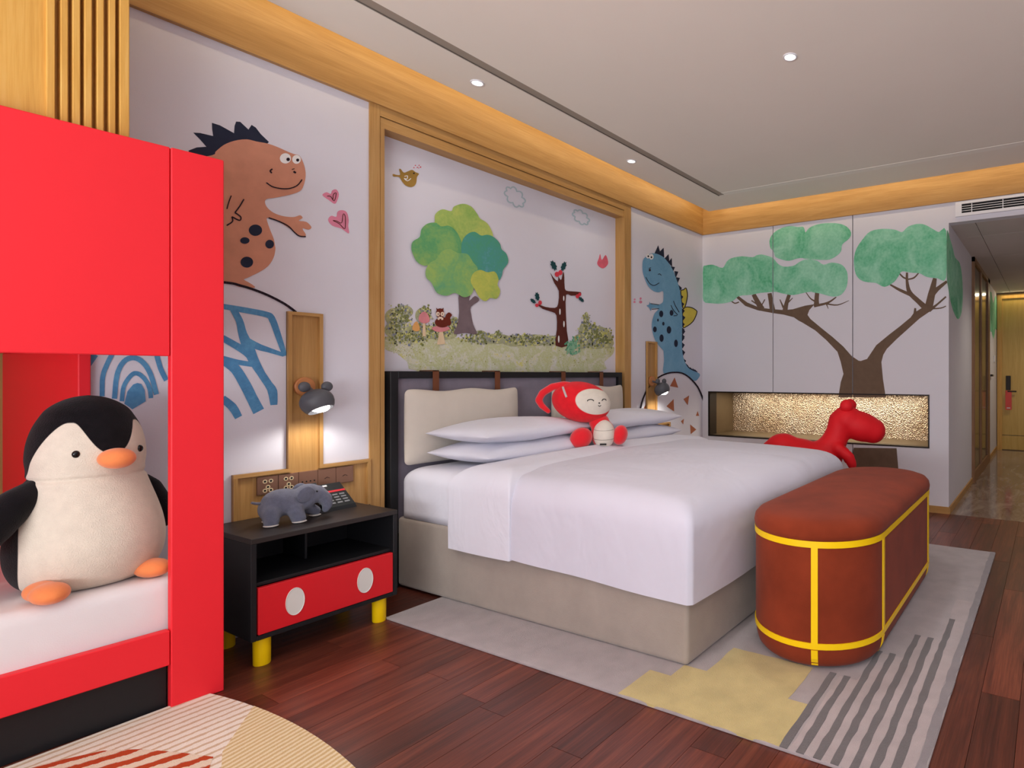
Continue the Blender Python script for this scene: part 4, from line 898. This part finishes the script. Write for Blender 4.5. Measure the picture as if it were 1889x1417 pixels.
# headboard
hb = empty('headboard', 'black framed headboard with aubergine felt panel', 'headboard', ((1.965 + 3.975) / 2, YP, 0))
w2 = (3.975 - 1.965) / 2; HT = 1.222
def hbx(n, x0, x1, y0, y1, z0, z1, m, bev=.002): return box(n, x0, x1, y0 - YP, y1 - YP, z0, z1, m, hb, bev, 1)
hbx('lower_board', -w2 - .015, w2 + .05, 3.30, YP, 0, 1.10, black_m)
hbx('frame_stile', -w2, -w2 + .045, 3.235, YP - .001, .0, HT, black_m); hbx('frame_stile', w2 - .045, w2, 3.235, YP - .001, .0, HT, black_m)
hbx('frame_rail', -w2 + .045, w2 - .045, 3.235, YP - .001, HT - .04, HT, black_m)
hbx('felt_panel', -w2 + .045, w2 - .045, 3.262, 3.30, .3, HT - .04, purple_m, .004)
def cushion(x0, x1, straps, label):
    cx, hx = (x0 + x1) / 2, (x1 - x0) / 2; z0, z1 = .69, 1.112
    o = empty('back_cushion', label, 'cushion', (cx, 3.255, z0), group='beige headboard cushions')
    vs, fs = [], []; NU_, NW = 40, 26
    def f(u, w, s):
        e = max(0, 1 - abs(u) ** 5) ** .5 * max(0, 1 - abs(w) ** 4) ** .5 * (1 + .12 * (1 - u * u) * (1 - w * w))
        return (hx * u * (1 + .012 * (w * w)), -.062 - s * .055 * e, (w + 1) / 2 * (z1 - z0) + .005 * math.sin(7 * u) * (w > .6))
    for s in (1, -1):
        for j in range(NW + 1):
            for i in range(NU_ + 1):
                u = math.sin(PI / 2 * (2 * i / NU_ - 1)); w = math.sin(PI / 2 * (2 * j / NW - 1))
                # rounded outline
                r = .12
                uu, ww = u, w
                if abs(u) > 1 - r * .6 and abs(w) > 1 - r:
                    a, b = (abs(u) - 1 + r * .6) / (r * .6), (abs(w) - 1 + r) / r; k = max(a, b) / max(math.hypot(a, b), 1e-6)
                    uu = math.copysign(1 - r * .6 + a * k * r * .6, u); ww = math.copysign(1 - r + b * k * r, w)
                x, y, z = f(u, w, s); vs.append((hx * uu, y, (ww + 1) / 2 * (z1 - z0) + (.007 * math.sin(6.5 * u + 1) * max(0, w) ** 3)))
    n1 = (NW + 1) * (NU_ + 1)
    for s in (0, 1):
        for j in range(NW):
            for i in range(NU_): a = s * n1 + j * (NU_ + 1) + i; fs.append((a, a + 1, a + NU_ + 2, a + NU_ + 1))
    c = mesh('cover', vs, fs, cushion_m, o, True)
    bm = bmesh.new(); bm.from_mesh(c.data); bmesh.ops.remove_doubles(bm, verts=bm.verts, dist=.0012); bmesh.ops.recalc_face_normals(bm, faces=bm.faces); bm.to_mesh(c.data); bm.free()
    for x in straps:
        sx = x - cx; boxes('strap', [(sx - .019, sx + .019, -.028, -.022, 1.10 - z0 - .02, HT + .006 - z0), (sx - .019, sx + .019, -.028, .105, HT + .001 - z0, HT + .007 - z0)], leather_m, o)
    return o
cushion(2.02, 2.81, (2.236, 2.68), 'beige velvet cushion hanging at the bunk side of the headboard')
cushion(3.13, 3.92, (3.28, 3.705), 'beige velvet cushion hanging behind the red hooded plush')
def pillow(cx, cy, cz, hx, hy, t, label, rz=0, tilt=0, seed=0):
    o = empty('pillow', label, 'pillow', (cx, cy, cz - t), rz, group='white bed pillows')
    NU_, NW = 44, 30; vs, fs = [], []; rr = random.Random(seed)
    for s in (1, -1):
        for j in range(NW + 1):
            for i in range(NU_ + 1):
                u = math.sin(PI / 2 * (2 * i / NU_ - 1)); w = math.sin(PI / 2 * (2 * j / NW - 1))
                e = max(0, (1 - abs(u) ** 2.6)) ** .5 * max(0, (1 - abs(w) ** 2.6)) ** .5
                x = hx * u * (1 - .05 * (1 - w * w) * 0 - .06 * (1 - abs(w)) * abs(u) ** 3); y = hy * w * (1 - .05 * (1 - abs(u)) * abs(w) ** 3)
                z = t + s * t * e * (1 if s > 0 else .85) + .006 * math.sin(5 * u + 3 * w + seed) * e - .02 * abs(u) ** 4 * 0
                vs.append((x, y, z))
    n1 = (NW + 1) * (NU_ + 1)
    for s in (0, 1):
        for j in range(NW):
            for i in range(NU_): a = s * n1 + j * (NU_ + 1) + i; fs.append((a, a + 1, a + NU_ + 2, a + NU_ + 1))
    c = mesh('pillowcase', vs, fs, sheet_m, o, True)
    bm = bmesh.new(); bm.from_mesh(c.data); bmesh.ops.remove_doubles(bm, verts=bm.verts, dist=.001); bmesh.ops.recalc_face_normals(bm, faces=bm.faces); bm.to_mesh(c.data); bm.free()
    c.rotation_euler = (tilt, 0, 0)
    return o
pillow(2.55, 2.87, .757, .44, .26, .078, 'lower white pillow on the bunk side of the bed', seed=1)
pillow(2.545, 2.87, .868, .445, .26, .072, 'upper white pillow on the bunk side of the bed', seed=2)
pillow(3.50, 2.87, .757, .46, .26, .078, 'lower white pillow on the far side of the bed', seed=3)
pillow(3.50, 2.87, .868, .465, .26, .072, 'upper white pillow on the far side of the bed', seed=4)

# red hooded plush (local x runs to the right as the bed is seen from the room)
RP = empty('hooded_plush', 'red hooded plush toy with a cream face sitting on the bed', 'plush toy', (2.855, 2.57, .738), math.radians(-52))
hc_ = Vector((-.065, .03, .29)); HR = (.185, .135, .128); HROT = E3(0, .22, 0)
bm = bmesh.new(); ell_bm(bm, hc_, HR, HROT, 128, 80)
hd_ = from_bm('hood', bm, masked('hood_plush', '#e0202a', '#ded4c6', .9), RP, True)
mk = [(.03 * (1 - ((v.co.x - .022) / .112) ** 2 - ((v.co.z - .295 + .12 * (v.co.x - .02)) / .08) ** 2)) if v.co.y < hc_.y + .06 else -.02 for v in hd_.data.vertices]
at = hd_.data.attributes.new('mask', 'FLOAT', 'POINT'); at.data.foreach_set('value', mk)
def face(x, z, lift=.002):      # point on the front of the hood
    best = None
    lo, hi = -.3, hc_.y
    Ri = HROT.inverted()
    f_ = lambda y: (lambda l: (l.x / HR[0]) ** 2 + (l.y / HR[1]) ** 2 + (l.z / HR[2]) ** 2 - 1)(Ri @ (Vector((x, y, z)) - hc_))
    for _ in range(40):
        m_ = (lo + hi) / 2
        if f_(m_) > 0: lo = m_
        else: hi = m_
    return Vector((x, hi - lift, z))
blob('torso', [('e', (.07, .02, .085), (.078, .07, .095)), ('e', (.045, .03, .16), (.065, .06, .06))], .008, plushred_m, RP, 5)
ellipsoid('belly', (.078, -.012, .085), (.068, .062, .092), plushcream_m, RP)
seam_m = mat('seam_grey', '#8d8478', .9)
for zz, k_ in ((.12, .925), (.062, .965)): tube('belly_seam', [(.078 + (.068 * k_ + .001) * math.sin(t), -.012 - (.062 * k_ + .001) * math.cos(t), zz - .008 * math.cos(t)) for t in [-1.2 + 2.4 * k / 12 for k in range(13)]], .0014, seam_m, RP, 6)
ellipsoid('paw', (-.062, -.03, .066), (.072, .06, .064), plushred_m, RP, E3(0, -.55, 0)); ellipsoid('paw', (.178, .0, .078), (.048, .055, .064), plushred_m, RP, E3(0, .25, 0))
blob('feeler', [('c', [(-.1, .02, .39), (-.17, .01, .40), (-.24, .0, .388), (-.3, .0, .35), (-.325, .0, .305), (-.305, -.0, .27), (-.265, -.005, .235)], [.024, .025, .024, .023, .022, .02, .016])], .006, plushred_m, RP, 6)
for a0, w_ in ((.0, .019), (.08, .012)): tube('eye_arc', [face(a0 + w_ * math.cos(t), .3 + .011 * math.sin(t)) for t in [PI * k / 8 for k in range(9)]], .0026, hole_m, RP, 6)
ellipsoid('nose', face(.052, .287), (.006, .005, .004), hole_m, RP); tube('mouth', [face(.046, .272), face(.054, .266), face(.062, .272)], .0022, hole_m, RP, 6)
tube('grey_stripe', [face(-.172 + .028 * t, .385 - .06 * t, .0) for t in (0, .25, .5, .75, 1)], .007, mat('stripe_grey', '#c3b4b4', .8), RP, 8)
box('chest_tag', .055, .095, -.068, -.06, .022, .032, hole_m, RP)

# ================================================================== OTTOMAN
r_ = .29; ox0, ox1, oyc = 2.49, 3.51, .91
ot = empty('bench_ottoman', 'rust velvet oval bench with yellow piping at the foot of the bed', 'bench', ((ox0 + ox1) / 2, oyc, .003))
hlen = (ox1 - ox0) / 2
def stad(r, n=28, ns=14):
    P = []
    for k in range(n + 1): a = -PI / 2 + PI * k / n; P.append((hlen + r * math.cos(a), r * math.sin(a)))
    for k in range(1, ns): P.append((hlen - 2 * hlen * k / ns, r))
    for k in range(n + 1): a = PI / 2 + PI * k / n; P.append((-hlen + r * math.cos(a), r * math.sin(a)))
    for k in range(1, ns): P.append((-hlen + 2 * hlen * k / ns, -r))
    return P
def loft(name, prof_, m, parent, caps=True):
    vs, fs = [], []; n = None
    for r, z in prof_:
        P = stad(r); n = len(P); vs += [(x, y, z) for x, y in P]
    for j in range(len(prof_) - 1):
        for i in range(n): fs.append((j * n + i, j * n + (i + 1) % n, (j + 1) * n + (i + 1) % n, (j + 1) * n + i))
    if caps: fs.append(tuple(range(n))); fs.append(tuple((len(prof_) - 1) * n + i for i in range(n)))
    else:
        j = len(prof_) - 1
        for i in range(n): fs.append((j * n + i, j * n + (i + 1) % n, (i + 1) % n, i))
    return shade_auto(mesh(name, vs, fs, m, parent), .9)
loft('body', [(.2, .016), (.235, .017), (.258, .024), (.273, .042), (.281, .075), (.284, .11), (.284, .53)], rust_m, ot)
loft('seat_pad', [(.28, .53), (.288, .535), (.291, .555), (.286, .58), (.268, .6), (.235, .611), (.18, .618), (.1, .622), (.01, .623)], rust_m, ot)
loft('piping_band', [(.282, .507), (.2885, .507), (.2885, .533), (.282, .533)], yellow_m, ot, False)
loft('piping_band', [(.281, .098), (.2875, .102), (.2885, .126), (.282, .126)], yellow_m, ot, False)
def vband(x, y, nx, ny, w):
    tx, ty = -ny, nx; bm = bmesh.new()
    M_ = Matrix(((tx, nx, 0, x), (ty, ny, 0, y), (0, 0, 1, 0), (0, 0, 0, 1)))
    bmbox(bm, -w / 2, w / 2, -.006, .0042, .126, .507, M_)
    for zz0, zz1, in0, in1 in ((.098, .062, 0, .006), (.062, .03, .006, .022)):
        vs_ = bmbox(bm, -w / 2, w / 2, -.02, .004, zz1, zz0, None)
        for v in vs_:
            if v.co.z < (zz0 + zz1) / 2: v.co.y -= in1
            else: v.co.y -= in0
            v.co = M_ @ v.co
    from_bm('piping_strap', bm, yellow_m, ot)
a_ = math.radians(196)
vband(-hlen + .284 * math.cos(a_), .284 * math.sin(a_), math.cos(a_), math.sin(a_), .027)
for sx in (-1, 1):
    vband(sx * hlen, -.284, 0, -1, .027); vband(sx * hlen, .284, 0, 1, .027)
vband(hlen + .284, 0, 1, 0, .027)
loft('foot_plinth', [(.2, 0.012), (.2, .02)], black_m, ot)

# red toy animal behind the bed
RT_ = empty('toy_animal', 'big red toy animal with knob eyes standing behind the bed', 'toy', (4.42, 1.60, .013), math.radians(-66))
blob('body', [('e', (-.2, 0, .56), (.25, .15, .13), E3(0, .08, 0)), ('e', (-.30, 0, .6), (.15, .14, .125)), ('e', (.0, 0, .54), (.17, .14, .13)),
              ('c', [(.04, 0, .56), (.1, 0, .66), (.13, 0, .74), (.15, 0, .82)], [.13, .105, .098, .1]),
              ('e', (.2, 0, .835), (.12, .12, .115)), ('e', (.3, 0, .785), (.19, .13, .118), E3(0, .3, 0)), ('e', (.4, 0, .75), (.1, .11, .1)),
              ('c', [(.03, .09, .5), (.06, .1, .25), (.06, .1, .06)], [.075, .06, .065]), ('c', [(.03, -.09, .5), (.06, -.1, .25), (.06, -.1, .06)], [.075, .06, .065]),
              ('c', [(-.3, .09, .5), (-.32, .1, .25), (-.32, .1, .06)], [.08, .062, .065]), ('c', [(-.3, -.09, .5), (-.32, -.1, .25), (-.32, -.1, .06)], [.08, .062, .065]),
              ('c', [(.12, -.1, .62), (.2, -.13, .56), (.225, -.13, .5)], [.05, .045, .04]), ('c', [(.12, .1, .62), (.2, .13, .56), (.225, .13, .5)], [.05, .045, .04]),
              ('c', [(-.42, 0, .6), (-.5, 0, .52), (-.54, 0, .44)], [.06, .04, .02])], .014, toyred_m, RT_, 8)
for s_ in (-1, 1): ellipsoid('knob_eye', (.19 + .04 * (s_ > 0), s_ * .06, .945), (.052, .045, .052), toyred_m, RT_)

# ================================================================== RUGS
rg = empty('area_rug', 'pale grey rug with mustard block and charcoal stripes under the bed', 'rug', (1.72, .33, 0))
def rpatch(name, pts, z, m, wob=.004):
    P = []
    for i in range(len(pts)):
        a, b = pts[i], pts[(i + 1) % len(pts)]; n = max(1, int(math.hypot(b[0] - a[0], b[1] - a[1]) / .05))
        for s in range(n):
            t = s / n; w = wob if 0 < s else 0
            P.append((a[0] + (b[0] - a[0]) * t + random.uniform(-w, w) - 1.72, a[1] + (b[1] - a[1]) * t + random.uniform(-w, w) - .33))
    n = len(P); vs = [(x, y, .004) for x, y in P] + [(x, y, z) for x, y in P]; fs = [(i, (i + 1) % n, n + (i + 1) % n, n + i) for i in range(n)]
    for t in tessellate_polygon([[Vector((x, y, 0)) for x, y in P]]): fs.append(tuple(n + i for i in t))
    return mesh(name, vs, fs, m, rg)
box('pile', 0, 2.58, 0, 2.54, .0005, .012, rugA_m, rg, .004, 2)
rpatch('mustard_block', [(1.722, 1.42), (1.92, 1.42), (1.92, 1.32), (2.02, 1.32), (2.02, 1.215), (2.25, 1.215), (2.25, .85), (1.99, .85), (1.99, .765), (1.722, .765)], .0135, rugY_m)
rpatch('pale_field', [(1.722, .735), (2.24, .735), (2.24, .665), (2.51, .665), (2.51, .55), (2.75, .55), (2.75, .44), (3.3, .44), (3.3, .362), (1.722, .362)], .0128, rugL_m)
rpatch('edge_border', [(1.722, .332), (4.298, .332), (4.298, .362), (1.722, .362)], .0132, rugE_m)
for yc, xe in ((.752, 2.25), (.695, 2.25), (.638, 2.525), (.582, 2.525), (.524, 2.76), (.467, 2.76), (.412, 3.02)):
    rpatch('charcoal_stripe', [(1.722, yc - .013), (xe, yc - .013 + .012), (xe, yc + .013 + .012), (1.722, yc + .013)], .0142, rugD_m, .003)
r2 = empty('round_rug', 'cream and orange striped round rug in front of the bunk', 'rug', (0, 2.25, 0))
def ellp(a, b, ytop, n=96):
    P = [(a * math.cos(2 * PI * k / n), b * math.sin(2 * PI * k / n)) for k in range(n)]
    return [(x, min(y, ytop)) for x, y in P]
def slab(name, P, z0, z1, m):
    n = len(P); vs = [(x, y, z0) for x, y in P] + [(x, y, z1) for x, y in P]
    fs = [(i, (i + 1) % n, n + (i + 1) % n, n + i) for i in range(n)] + [tuple(n + i for i in range(n))]
    return mesh(name, vs, fs, m, r2)
slab('pile', ellp(1.047, 1.7, .54), .0005, .009, rugcream_m)
slab('tan_sector', [(1.047 * math.cos(t), 1.7 * math.sin(t)) for t in [.16 - .95 * k / 20 for k in range(21)]] + [(.62, -.55), (.86, .05)], .006, .0102, rugtan_m)
slab('orange_sector', [(.42, .50), (.57, .46), (.68, .39), (.742, .294), (.793, .167), (.835, .045), (.8, -.02), (.4, -.3), (-.2, .2)], .006, .0104, rugorange_m)
